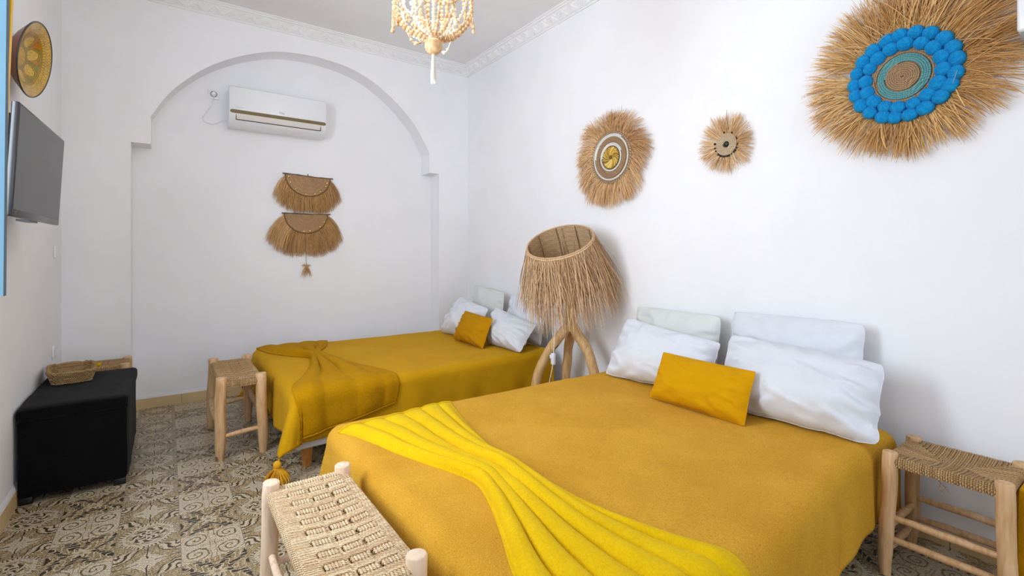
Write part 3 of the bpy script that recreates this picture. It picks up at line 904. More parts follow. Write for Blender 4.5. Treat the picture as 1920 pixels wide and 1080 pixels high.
def spread(bed, name, label, mat_, ov, step=0.02, edge=None):
    """ov = overhang at x0, x1, y0, y1"""
    a0, a1, b0, b1 = bed.x0 - ov[0], bed.x1 + ov[1], bed.y0 - ov[2], bed.y1 + ov[3]
    n, k = int((b1 - b0) / step) + 1, int((a1 - a0) / step) + 1
    rows = []
    for j in range(n + 1):
        row = []
        for i in range(k + 1):
            a, b = lerp(a0, a1, i / k), lerp(b0, b1, j / n)
            if edge: a, b = edge(a, b, i / k, j / n)
            row.append(bed.map(a, b))
        rows.append(row)
    t = thing(name, ((bed.x0 + bed.x1) / 2, (bed.y0 + bed.y1) / 2, bed.z), label, 'bedspread')
    m = MB().grid(rows)
    o = m.build('cloth', mat_, t, recalc=False)
    solid(o, 0.006, 1)
    return t, o
def bed_frame(bed, label, legs, inset=0.015):
    x0, x1, y0, y1, z = bed.x0 + 0.018, bed.x1 - 0.015, bed.y0 + inset, bed.y1 - 0.015, bed.z - 0.010
    t = thing('bed', ((x0 + x1) / 2, (y0 + y1) / 2, 0), label, 'bed')
    m = MB().rbox(x0, x1, y0, y1, 0.26, z, 0.045, 4); m.v = [bed.warp(q) for q in m.v]; m.build('mattress', M['mattress'], t)
    m = MB().rbox(x0 + 0.002, x1 - 0.005, y0 + 0.002, y1 - 0.005, 0.118, 0.262, 0.02, 3); m.v = [bed.warp(q) for q in m.v]; m.build('bed_base', M['mattress'], t)
    for x, y in legs:
        MB().lathe([(0.0, 0), (0.024, 0), (0.034, 0.115), (0.036, 0.13), (0.0, 0.13)], bed.warp(Vector((x, y, 0))), n=20).build('leg', M['bedwood'], t)
    return t

def tassel(c, top, parent, s=1.0):
    c = Vector(c); m = MB()
    m.tube([Vector(top), Vector(top).lerp(c, 0.6) + Vector((0.003, 0, 0)), c], 0.003 * s, 6)
    m.ball(c - Vector((0, 0, 0.006 * s)), 0.016 * s, 12, 8, (1, 1, 1.1))
    m.ring(c - Vector((0, 0, 0.020 * s)), 0.012 * s, 0.004 * s, (0, 0, 1), 18, 6)
    for k in range(190):
        a = random.uniform(0, 2 * PI); q = math.sqrt(random.random())
        L = random.uniform(0.045, 0.058) * s; fl = q * 1.0
        p0 = c + Vector((cos(a) * 0.010 * q * s, sin(a) * 0.010 * q * s, -0.018 * s))
        d = Vector((cos(a) * fl, sin(a) * fl, -0.75)).normalized()
        pts = [p0, p0 + d * L * 0.55, p0 + d * L * 0.85 + Vector((0, 0, -L * 0.12)), p0 + d * L + Vector((0, 0, -L * 0.32))]
        for p in pts: p.z = max(p.z, 0.004)
        m.strand(pts, 0.0016 * s)
    return m.build('tassel', M['wool'], parent)

BB = Bed(0.56, 2.50, 0.64, 2.20, 0.452, 0.06, 0.03, 0.22, 0.035, 0.7, 0.004)
def narrow(p): return Vector((p.x, p.y + 0.085 * smooth((p.x - 1.2) / 0.9) * clamp((1.6 - p.y) / 0.95, 0, 1), p.z))
BB.warp = narrow   # large bed, near
FB = Bed(0.545, 2.50, 2.95, 4.32, 0.440, 0.055, 0.05, 0.42, 0.035, 2.1, 0.004)
# the far bed stands a little askew: its foot is pushed towards the large bed
def askew(p): return Vector((p.x, p.y - 0.070 * clamp(2.5 - p.x, 0, 2.2) * clamp((4.32 - p.y) / 1.37, 0, 1.15), p.z))
FB.warp = askew   # smaller bed by the niche

bed_frame(BB, 'large low bed in the foreground under the ochre felt blanket', [(0.66, 0.80), (2.38, 0.80), (0.66, 2.10), (2.38, 2.10)], 0.055)
bed_frame(FB, 'far bed beside the arched niche under the mustard blanket', [(0.645, 3.04), (2.38, 3.06), (0.66, 4.22), (2.38, 4.22)])

def big_edge(a, b, s, t_):
    # the near hem rises towards the head of the bed
    if b < BB.y0: b = BB.y0 - (BB.y0 - b) * lerp(0.62, 1.0, smooth((2.15 - a) / 0.6))
    return a, b
tb, oc = spread(BB, 'bedspread', 'ochre felt blanket covering the large bed in the foreground', M['felt'], (0.36, 0.02, 0.43, 0.30), 0.02, big_edge)
def far_edge(a, b, s, t_):                # the hanging corner is folded a little short
    if a < FB.x0 and b < FB.y0:
        k = 1 - 0.20 * min((FB.x0 - a) / 0.25, (FB.y0 - b) / 0.245)
        return FB.x0 - (FB.x0 - a) * k, FB.y0 - (FB.y0 - b) * k
    return a, b
tf, oc = spread(FB, 'bedspread', 'mustard blanket with corner tassels covering the far bed by the niche', M['mustard'], (0.25, 0.02, 0.245, 0.10), 0.016, far_edge)
cp = FB.map(FB.x0 - 0.25 * 0.8, FB.y0 - 0.245 * 0.8)
tassel(cp + Vector((-0.01, 0.0, -0.024)), cp, tf, 1.3)
cp2 = FB.map(FB.x0 - 0.25, 4.42)
tassel(Vector((cp2.x, cp2.y, max(cp2.z - 0.03, 0.07))), cp2, tf, 0.8)

# ------------------------------------------------------------------ throws
def throw(bed, name, label, mat_, left, right, nr, nw, nf, amp, base=0.010, phase=0.0, hem=True):
    Lp = cat([(x, y, 0) for x, y in left], nr); Rp = cat([(x, y, 0) for x, y in right], nr)
    wmax = max((a - b).length for a, b in zip(Lp, Rp))
    rows = []
    for i in range(nr):
        row = []; s = i / (nr - 1)
        w = (Lp[i] - Rp[i]).length
        gather = 1 - w / wmax
        A = amp * (0.30 + 1.1 * gather)
        for j in range(nw + 1):
            u = j / nw
            # folds run lengthwise, wander a little, and differ in height
            uu = u + 0.035 * noise.noise(Vector((s * 3.0, u * 2.0, phase)))
            k = math.floor(uu * nf); 
            hk = 0.65 + 0.6 * noise.noise(Vector((k * 3.7 + phase, s * 1.6, 5)))
            f = 0.5 - 0.5 * cos(2 * PI * uu * nf)
            f = f ** 0.62
            big = 0.5 + 0.5 * noise.noise(Vector((u * 3 + phase, s * 4.5, 9)))
            h = A * f * hk + 0.010 * big
            edge = min(u, 1 - u) * nf
            h *= smooth(edge / 0.6)
            if min(s, 1 - s) < 0.03: h *= 0.5 + 0.5 * min(s, 1 - s) / 0.03
            p = Lp[i].lerp(Rp[i], u)
            # pleats lean over sideways
            side = (Rp[i] - Lp[i]).normalized()
            p = p + side * (-0.25 * A * sin(2 * PI * uu * nf) * smooth(edge / 0.6))
            row.append(bed.map(p.x, p.y, base + h))
        rows.append(row)
    t = thing(name, tuple(rows[nr // 2][nw // 2]), label, 'blanket')
    o = MB().grid(rows).build('cloth', mat_, t, recalc=False)
    solid(o, 0.007, 1)
    # rolled hem along both ends
    if hem:
        for r in (rows[0], rows[-1]):
            MB().tube([q + Vector((0, 0, 0.001)) for q in r], 0.0048, 7).build('hem', mat_, t)
    return t
throw(BB, 'throw_blanket', 'bright yellow fleece throw gathered diagonally over the foot of the large bed', M['throw_bright'],
      [(0.585, 2.075), (0.640, 1.90), (0.690, 1.72), (0.765, 1.50), (0.808, 1.36), (0.785, 1.24), (0.718, 1.07), (0.645, 0.90), (0.60, 0.72), (0.58, 0.50)],
      [(1.140, 2.135), (1.085, 1.92), (1.025, 1.66), (0.990, 1.51), (0.995, 1.35), (1.000, 1.17), (1.018, 0.99), (1.085, 0.80), (1.15, 0.66), (1.20, 0.48)],
      130, 130, 5.8, 0.052, phase=1.3)
throw(FB, 'throw_blanket', 'dark mustard plush throw knotted across the foot of the far bed', M['throw_dark'],
      [(0.575, 4.28), (0.61, 4.07), (0.73, 3.84), (0.825, 3.72), (0.765, 3.48), (0.675, 3.26), (0.585, 3.10), (0.560, 2.97), (0.565, 2.85), (0.590, 2.73)],
      [(1.110, 4.28), (1.05, 4.09), (0.95, 3.90), (0.905, 3.77), (0.985, 3.56), (1.075, 3.29), (1.145, 3.08), (1.165, 2.96), (1.160, 2.88), (1.140, 2.82)],
      100, 84, 3.6, 0.050, base=0.014, phase=4.6)

# ------------------------------------------------------------------ pillows
def pillow(name, BL, BR, TL, TR, T, mat_, label, front, group=None, seed=0.0, pinch=0.06, wr=0.009, cat_='pillow', piping=False, soft=0.05):
    BL, BR, TL, TR = map(Vector, (BL, BR, TL, TR))
    nrm = (BR - BL).cross(TL - BL).normalized()
    if nrm.dot(Vector(front)) < 0: nrm = -nrm
    n = 44
    def pt(i, j, side):
        u = -1 + 2 * i / n; v = -1 + 2 * j / n
        u = math.copysign(abs(u) ** 0.85, u); v = math.copysign(abs(v) ** 0.85, v)
        us = u * (1 - pinch * (1 - v * v) * abs(u) ** 2) * (1 - soft * abs(v) ** 7); vs = v * (1 - pinch * (1 - u * u) * abs(v) ** 2) * (1 - soft * abs(u) ** 7)
        rim = max(abs(u), abs(v)) ** 6                              # the seams wander and pucker
        us += rim * soft * 0.45 * noise.noise(Vector((v * 3.1 + seed, u * 2.0, seed))) + rim * soft * 0.16 * noise.noise(Vector((v * 11 + seed, u * 7, 2)))
        vs += rim * soft * 0.60 * noise.noise(Vector((u * 3.4 - seed, v * 2.0, 4))) + rim * soft * 0.20 * noise.noise(Vector((u * 13 - seed, v * 6, 8)))
        a, b = (us + 1) / 2, (vs + 1) / 2
        p = BL.lerp(BR, a).lerp(TL.lerp(TR, a), b)
        th = max(0.0, (1 - abs(u) ** 2.4)) ** 0.62 * max(0.0, (1 - abs(v) ** 2.4)) ** 0.62
        th *= 1 + 0.16 * (-v)                                      # filling slumps downwards
        e = max(abs(u), abs(v))
        w = 0.0
        if th > 0:
            q = Vector((u * 2.6 + seed, v * 2.6, side * 3 + seed))
            w = wr * noise.noise(q) * 1.6
            rad = math.atan2(v, u)
            w += wr * 1.1 * smooth((e - 0.45) / 0.4) * (1 - smooth((e - 0.90) / 0.1)) * sin(rad * 13 + 2.5 * noise.noise(q * 1.3))
            dg = u * 0.8 + v * 0.6 + 0.35 * noise.noise(q * 0.9)
            w += wr * 1.0 * max(0, sin(dg * 9 + seed)) ** 3 * (1 - e ** 4)
            w += wr * 0.9 * abs(noise.noise(Vector((u * 4.5, v * 3.0, seed * 2)))) ** 0.5 * smooth((0.5 - v) / 1.2)
        return p + nrm * side * (T * (0.64 if side > 0 else 0.28) * th + w * min(1, th * 3))
    m = MB()
    F = [[pt(i, j, 1) for i in range(n + 1)] for j in range(n + 1)]
    B = [[pt(i, j, -1) for i in range(n + 1)] for j in range(n + 1)]
    m.grid(F); m.grid(B)
    bm = bmesh.new()
    vs = [bm.verts.new(q) for q in m.v]
    for f in m.f: bm.faces.new([vs[i] for i in f])
    bmesh.ops.remove_doubles(bm, verts=bm.verts[:], dist=1e-5)
    mm = MB().bm(bm)
    base = (BL + BR) / 2
    if not piping:
        o = mm.build(name, mat_, None, origin=base)
        WORLD[o.name] = base
        tag(o, label, cat_, group)
        rim = [F[0][i] for i in range(n + 1)] + [F[j][n] for j in range(1, n + 1)] + [F[n][i] for i in range(n - 1, -1, -1)] + [F[j][0] for j in range(n - 1, -1, -1)]
        MB().tube(rim, 0.0016, 5, False).build('seam', mat_, o)
    return o
FR = (-1, 0, 0.4)
# large bed: two behind, two in front, one yellow
pillow('pillow', (2.47, 2.122, 0.49), (2.47, 1.541, 0.49), (2.525, 2.142, 0.853), (2.525, 1.540, 0.848), 0.13, M['cream_cotton'], 'cream pillow standing against the wall, left of the back row on the large bed', FR, 'white pillows on the large bed', 1.0, 0.02, 0.006)
pillow('pillow', (2.47, 1.459, 0.48), (2.47, 0.857, 0.48), (2.525, 1.479, 0.884), (2.525, 0.852, 0.889), 0.13, M['white_cotton'], 'flat white pillow against the wall behind the long front pillow on the large bed', FR, 'white pillows on the large bed', 2.3, 0.02, 0.006)
pillow('pillow', (2.165, 2.095, 0.462), (2.215, 1.42, 0.468), (2.365, 2.09, 0.795), (2.355, 1.435, 0.732), 0.17, M['white_cotton'], 'white pillow nearest the straw lamp on the large bed, leaning on the cream one', FR, 'white pillows on the large bed', 3.7, 0.05)
pillow('pillow', (2.145, 1.35, 0.468), (2.195, 0.70, 0.464), (2.375, 1.405, 0.785), (2.36, 0.725, 0.752), 0.19, M['white_cotton'], 'long plump white pillow at the right end of the large bed, next to the stool', FR, 'white pillows on the large bed', 5.2, 0.04, 0.011)
pillow('cushion', (2.005, 1.622, 0.466), (2.005, 1.118, 0.462), (2.115, 1.620, 0.682), (2.115, 1.128, 0.676), 0.11, M['yellow_cotton'], 'rectangular mustard yellow cushion in front of the pillows on the large bed', FR, None, 6.1, 0.03, 0.0055, 'cushion', soft=0.014)
# far bed
pillow('pillow', (2.45, 4.143, 0.48), (2.45, 3.622, 0.465), (2.505, 4.183, 0.882), (2.505, 3.653, 0.838), 0.12, M['cream_cotton'], 'cream pillow at the back of the far bed, upright in the corner', FR, 'white pillows on the far bed', 7.7, 0.03, 0.004)
pillow('pillow', (2.43, 3.543, 0.46), (2.43, 3.032, 0.455), (2.515, 3.571, 0.838), (2.515, 3.061, 0.782), 0.12, M['white_cotton'], 'white pillow on the far bed, behind the one beside the straw lamp', FR, 'white pillows on the far bed', 8.4, 0.03, 0.005)
pillow('pillow', (2.105, 4.145, 0.452), (2.14, 3.56, 0.456), (2.30, 4.12, 0.785), (2.30, 3.60, 0.712), 0.16, M['white_cotton'], 'white pillow leaning at the niche side of the far bed, left of the yellow cushion', FR, 'white pillows on the far bed', 9.9, 0.05)
pillow('pillow', (2.15, 3.415, 0.454), (2.155, 2.935, 0.452), (2.345, 3.575, 0.732), (2.345, 2.975, 0.640), 0.17, M['white_cotton'], 'plump white pillow on the far bed right of the yellow cushion, beside the straw lamp', FR, 'white pillows on the far bed', 11.2, 0.05, 0.008)
pillow('cushion', (2.025, 3.745, 0.454), (2.005, 3.225, 0.452), (2.12, 3.705, 0.697), (2.12, 3.255, 0.676), 0.11, M['ochre_cotton'], 'square ochre cushion in front of the white pillows on the far bed', FR, None, 12.5, 0.04, 0.006, 'cushion', soft=0.02)

# yellow pad standing by the wall at the right edge
t = thing('floor_cushion', (2.34, 0.07, 0), 'mustard cloth covered pad standing at the right edge beyond the rush stool', 'floor cushion')
soft_block(2.252, 2.425, -0.20, 0.3455, 0.0, 0.436, 0.018, 14, 0.002, 6).build('cover', M['mustard'], t)
MB().tube([(2.252, 0.29, 0.03), (2.252, 0.29, 0.41)], 0.004, 6).build('seam', M['mustard'], t)

# ------------------------------------------------------------------ tripod straw lamp
t = thing('floor_lamp', (2.33, 2.60, 0), 'tripod floor lamp of bare branches with a tilted fringed straw shade, between the two beds', 'lamp')
JN = Vector((2.345, 2.588, 0.665))
def limb(pts, r0, r1, seed):
    P = cat(pts, 22); m = MB()
    m.tube([p + Vector((noise.noise(Vector((seed, i * .25, 0))), noise.noise(Vector((seed, i * .25, 4))), 0)) * 0.008 for i, p in enumerate(P)],
           [lerp(r0, r1, i / 21) * (1 + 0.12 * noise.noise(Vector((seed + 3, i * 0.33, 9)))) for i in range(22)], 14)
    return m
limb([(2.340, 2.585, 0.70), (2.27, 2.63, 0.60), (2.235, 2.705, 0.485), (2.195, 2.755, 0.36), (2.175, 2.785, 0.22), (2.150, 2.80, 0.0)], 0.036, 0.030, 1).build('leg', M['lampwood'], t)
limb([(2.36, 2.60, 0.69), (2.415, 2.665, 0.60), (2.425, 2.71, 0.44), (2.43, 2.735, 0.27), (2.44, 2.75, 0.0)], 0.036, 0.031, 5).build('leg', M['lampwood'], t)
limb([(2.35, 2.585, 0.70), (2.365, 2.535, 0.62), (2.375, 2.46, 0.53), (2.385, 2.40, 0.40), (2.39, 2.37, 0.25), (2.395, 2.36, 0.0)], 0.037, 0.032, 9).build('leg', M['lampwood'], t)
RC = Vector((2.205, 2.545, 1.280)); AX = Vector((-0.47, -0.20, 0.86)).normalized(); RR = 0.232
SB = RC - AX * 0.34                      # bottom of the shade
limb([(2.348, 2.590, 0.64), (2.35, 2.595, 0.78), SB + Vector((0.0, 0, -0.06)), SB + AX * 0.04], 0.045, 0.030, 13).build('stem', M['lampwood'], t)
MB().tube([SB + AX * 0.02, SB + AX * 0.09], 0.02, 14).build('bulb_holder', M['steel'], t)
MB().ball(SB + AX * 0.135, 0.034, 18, 12, (1, 1, 1.2)).build('bulb', M['lamp_white'], t)
e1 = AX.orthogonal().normalized(); e2 = AX.cross(e1)
def shp(th, h, r): return RC - AX * h + (e1 * cos(th) + e2 * sin(th)) * r
NB = 72; rows = []
for k in range(35):                      # plaited bands
    h = 0.34 * k / 34
    rows.append([shp(2 * PI * i / NB, h, RR * (1 + 0.06 * h / 0.34) + 0.0026 * abs(sin(k * PI / 4.0)) + 0.0013 * sin(i * PI + k)) for i in range(NB + 1)])
g = G('plaited raffia')
wv = g.node('ShaderNodeTexWave', {'Scale': 60.0, 'Distortion': 6.0, 'Detail': 2.0, 'Vector': g.coord((1, 1, 1))}, wave_type='BANDS', bands_direction='Z').outputs[0]
g.base(g.ramp(g.add(g.mul(wv, 0.5), g.mul(g.noise(90, 2), 0.5)), [(0.25, lin((182, 144, 100))), (0.75, lin((224, 194, 152)))])); g.p(Roughness=0.8); g.bump(wv, 0.6, 0.004)
M['plait'] = g.m
sh = solid(MB().grid(rows).build('lamp_shade', M['plait'], t, recalc=False), 0.004, 0)
for q in range(10):                      # inner ribs
    th = 2 * PI * q / 10 + 0.2
    MB().tube([shp(th, 0.34 * i / 6, RR - 0.004) for i in range(7)], 0.0022, 6).build('rib', M['stick'], sh)
MB().ring(RC, RR + 0.001, 0.0065, AX, 96, 8, 0.12).ring(RC - AX * 0.010, RR + 0.004, 0.0055, AX, 96, 8, 0.12).build('rim', M['straw_lamp'], sh)
MB().ring(SB, RR * 1.06, 0.004, AX, 72, 6).tube([SB + e1 * RR * 1.06, SB, SB - e1 * RR * 1.06], 0.003).tube([SB + e2 * RR * 1.06, SB, SB - e2 * RR * 1.06], 0.003).build('wire_frame', M['steel'], sh)
m = MB()
def hang(p, d, L, n, grav, lim_x=XR - 0.012):
    pts = [p.copy()]; d = d.normalized()
    for i in range(n):
        d = (d + Vector((0, 0, -grav)) + Vector((random.gauss(0, .04), random.gauss(0, .04), random.gauss(0, .02)))).normalized()
        q = pts[-1] + d * (L / n)
        if q.x > lim_x: q.x = lim_x - random.uniform(0, 0.01)
        pts.append(q)
    return pts
for layer, cnt, hh, Lr in (('a', 560, 0.012, (0.28, 0.52)), ('b', 420, 0.10, (0.26, 0.46)), ('c', 300, 0.19, (0.22, 0.42))):
    for k in range(cnt):
        th = random.uniform(0, 2 * PI); h = hh + random.uniform(-0.008, 0.01)
        rad = e1 * cos(th) + e2 * sin(th)
        p = shp(th, h, RR + 0.006 + random.uniform(0, 0.004) + (0.008 if layer != 'a' else 0))
        d = -AX * 1.0 + rad * random.uniform(0.02, 0.50) + (e1 * -sin(th) + e2 * cos(th)) * random.gauss(0, 0.26)
        m.strand(hang(p, d, random.uniform(*Lr), 6, random.uniform(0.05, 0.16)), random.uniform(0.0011, 0.0021))
m.build('straw_fringe', M['straw_lamp'], sh)
cd = cat([SB + Vector((-0.05, 0.0, -0.02)), (2.215, 2.585, 0.80), (2.200, 2.592, 0.64), (2.198, 2.603, 0.50), (2.198, 2.616, 0.40), (2.198, 2.645, 0.30), (2.22, 2.70, 0.12), (2.30, 2.78, 0.01), (2.58, 2.60, 0.01)], 40)
cord = MB().tube(cd, 0.0028, 7).build('power_cord', M['wool_white'], t)
MB().rbox(2.186, 2.210, 2.592, 2.622, 0.420, 0.500, 0.005, 2).rbox(2.184, 2.206, 2.618, 2.631, 0.462, 0.486, 0.003, 2).build('cord_switch', M['white_plastic'], cord)

# ------------------------------------------------------------------ wall discs (on the right wall; plane coordinates y, z)
def spiral(m, c, r0, r1, tr, x):
    turns = max(1, (r1 - r0) / (tr * 1.85)); N = int(turns * 40)
    pts = []
    for i in range(N + 1):
        s = i / N; a = 2 * PI * turns * s; r = lerp(r0, r1, s)
        pts.append((x, c[0] + r * cos(a), c[1] + r * sin(a)))
    m.tube(pts, tr, 7, True)
def straw_ring(m, c, x, n, r0, len_f, wid, droop, spread_, lift, clumps=0):
    for k in range(n):
        th = random.uniform(0, 2 * PI)
        if clumps: th += 0.72 / clumps * sin(th * clumps + 1.3 + 2 * sin(th))
        L = len_f(th) * random.choice((random.uniform(0.45, 0.9), random.uniform(0.8, 1.10), random.uniform(0.9, 1.08)))
        d = Vector((0, cos(th + random.gauss(0, spread_)), sin(th + random.gauss(0, spread_))))
        p = Vector((x, c[0] + r0 * cos(th), c[1] + r0 * sin(th)))
        pts = [p.copy()]; dd = d.normalized()
        lf = random.uniform(0.1, 1.0) * lift
        for i in range(5):
            dd = (dd + Vector((0, 0, -droop * random.uniform(0.5, 1.4))) + Vector((0, random.gauss(0, .05), random.gauss(0, .05)))).normalized()
            q = pts[-1] + dd * (L / 5)
            q.x = x - lf * sin(PI * 0.55 * (i + 1) / 5) - 0.002
            pts.append(q)
        m.strand(pts, random.uniform(*wid))

# large, with two rings of blue pompoms
C = (0.740, 1.963)
t = thing('straw_wall_disc', (XR, C[0], C[1]), 'large straw wall disc ringed with bright blue pompoms, upper right', 'wall decoration', 'straw sunburst discs on the right wall')
MB().lathe([(0.0, 0.0), (0.205, 0.0), (0.205, 0.014), (0.0, 0.014)], (XR - 0.001, C[0], C[1]), (-1, 0, 0), 48).build('backing', M['jute'], t)
m = MB(); spiral(m, C, 0.004, 0.060, 0.0042, XR - 0.020); m.build('centre_coil', M['jute'], t)
m = MB(); spiral(m, C, 0.064, 0.096, 0.0044, XR - 0.020); m.build('teal_coil', M['teal'], t)
m = MB(); spiral(m, C, 0.100, 0.118, 0.0042, XR - 0.019); m.build('outer_coil', M['jute'], t)
pm = MB(); bm = bmesh.new(); bmesh.ops.create_icosphere(bm, subdivisions=4, radius=1)
for v in bm.verts:
    d = v.co.normalized(); k = 1 + 0.05 * noise.noise(d * 9) + 0.04 * noise.noise(d * 21)
    v.co = Vector((d.x * 0.022, d.y * 0.0305, d.z * 0.0280)) * k
me = bpy.data.meshes.new('pompom')
bm.to_mesh(me); bm.free(); me.materials.append(M['blue_pom'])
me.polygons.foreach_set('use_smooth', [True] * len(me.polygons))
for r, n, ph in ((0.136, 16, 0.1), (0.179, 21, 0.35)):
    for i in range(n):
        th = 2 * PI * i / n + ph + random.uniform(-0.03, 0.03)
        o = bpy.data.objects.new('pompom', me); COL.objects.link(o); o.parent = t
        o.location = (-0.026, r * cos(th), r * sin(th) * 0.985)
        o.rotation_euler = (th + PI / 2, 0, 0)
        s = random.uniform(0.93, 1.10); o.scale = (s, s, s)
m = MB()
def big_len(th):
    # longest to the upper right and left, shorter below
    n = noise.noise(Vector((cos(th) * 2.6, sin(th) * 2.6, 4.2)))
    return (1 + 0.35 * n) * 0.160 + 0.030 * max(0, cos(th)) + 0.06 * max(0, cos(th - PI * 0.78)) + 0.03 * max(0, sin(th))
straw_ring(m, C, XR - 0.012, 1750, 0.188, big_len, (0.0009, 0.0021), 0.05, 0.30, 0.055, 13)
for k in range(150):                     # stray long straws on top
    th = random.gauss(PI * 0.5, 0.6); p = Vector((XR - 0.02, C[0] + 0.19 * cos(th), C[1] + 0.19 * sin(th)))
    d = Vector((random.uniform(-0.3, 0.05), cos(th) + random.gauss(0, .5), sin(th) + random.gauss(0, 0.3))).normalized(); L = random.uniform(0.10, 0.22)
    m.strand([p, p + d * L * 0.5, p + d * L + Vector((0, 0, -0.015))], 0.0012)
m.build('straw_fringe', M['straw_big'], t)

# medium, oval target of white and jute rings
C = (2.432, 1.882)
t = thing('straw_wall_disc', (XR, C[0], C[1]), 'medium shaggy straw wall disc with white ringed yellow centre above the lamp', 'wall decoration', 'straw sunburst discs on the right wall')
MB().lathe([(0.0, 0.0), (0.188, 0.0), (0.188, 0.016), (0.0, 0.016)], (XR - 0.001, C[0], C[1]), (-1, 0, 0), 48).build('backing', M['jute'], t)
for nm, r0, r1, tr, mt in (('raffia_centre', 0.020, 0.074, 0.0045, 'yr'), ('dark_cord', 0.078, 0.080, 0.0035, 'edge_cord'), ('white_ring', 0.086, 0.102, 0.0060, 'white_rope'), ('jute_ring', 0.112, 0.140, 0.0050, 'jute'), ('white_ring', 0.150, 0.166, 0.0064, 'white_rope'), ('outer_ring', 0.177, 0.184, 0.0048, 'beige_rope')):
    m = MB()
    if mt == 'yr':
        for k in range(26):
            a = 2 * PI * k / 13 + (0.2 if k >= 13 else 0)
            pts = [(XR - 0.020 - 0.004 * sin(PI * i / 6), C[0] + lerp(0.010, 0.075, i / 6) * cos(a + 0.8 * i / 6), C[1] + lerp(0.010, 0.075, i / 6) * sin(a + 0.8 * i / 6)) for i in range(7)]
            m.tube(pts, [0.0035 + 0.0065 * i / 6 for i in range(7)], 6, True, 0.5)
        if 'yr' not in M: M['yr'] = straw('yellow raffia', [(0.1, (176, 128, 30)), (0.5, (216, 178, 70)), (0.9, (232, 206, 124))])
    else: spiral(m, C, r0, r1, tr, XR - 0.021)
    m.build(nm, M[mt], t)
MB().ball((XR - 0.026, C[0], C[1]), 0.014, 16, 10, (0.6, 1, 1)).build('centre_bead', M['edge_cord'], t)
m = MB()
for k in range(60):                      # stitched zig-zag on the outer ring
    a = 2 * PI * k / 60
    m.tube([(XR - 0.027, C[0] + q * cos(a + b), C[1] + q * sin(a + b)) for q, b in ((0.174, 0), (0.190, 0.06))], 0.0016, 5)
m.build('stitching', M['stick'], t)
m = MB()
def mid_len(th): return (1 + 0.3 * noise.noise(Vector((cos(th) * 2.2, sin(th) * 2.2, 1.2)))) * 0.150 + 0.030 * max(0, -sin(th)) + 0.035 * abs(cos(th))
straw_ring(m, C, XR - 0.014, 1900, 0.175, mid_len, (0.0008, 0.0019), 0.17, 0.24, 0.045, 7)
for k in range(60):
    th = random.gauss(PI * 0.5, 0.35); p = Vector((XR - 0.014, C[0] + 0.17 * cos(th), C[1] + 0.17 * sin(th)))
    d = Vector((-0.1, cos(th) + random.gauss(0, .35), sin(th))).normalized(); L = random.uniform(0.12, 0.19)
    m.strand([p, p + d * L * 0.5, p + d * L], 0.0014)
m.build('straw_fringe', M['straw_mid'], t)

# small, with black beads
C = (1.557, 1.818)
t = thing('straw_wall_disc', (XR, C[0], C[1]), 'small straw wall disc with a black centre and black beads', 'wall decoration', 'straw sunburst discs on the right wall')
MB().lathe([(0.0, 0.0), (0.062, 0.0), (0.062, 0.010), (0.0, 0.010)], (XR - 0.001, C[0], C[1]), (-1, 0, 0), 32).build('backing', M['jute'], t)
m = MB(); spiral(m, C, 0.018, 0.062, 0.0040, XR - 0.014); m.build('rope_coil', M['beige_rope'], t)
MB().lathe([(0.0, 0.022), (0.010, 0.021), (0.016, 0.016), (0.0165, 0.008)], (XR - 0.001, C[0], C[1]), (-1, 0, 0), 24).build('centre_bead', M['black'], t)
for a in (205, 228, 240, 250, 259, 268, 277, 287, 300, 312, 322, 335, 350, 20, 60, 100, 170, 190):
    th = math.radians(a); c = (XR - 0.016, C[0] - 0.070 * cos(th), C[1] + 0.070 * sin(th))
    MB().ball(c, random.uniform(0.0052, 0.0075), 10, 7).build('bead', M['black'], t)
m = MB()
straw_ring(m, C, XR - 0.008, 560, 0.058, lambda th: 0.112 * (1 + 0.3 * noise.noise(Vector((cos(th) * 3, sin(th) * 3, 7)))), (0.0008, 0.0018), 0.015, 0.17, 0.03, 9)
m.build('straw_fringe', M['straw_pale'], t)

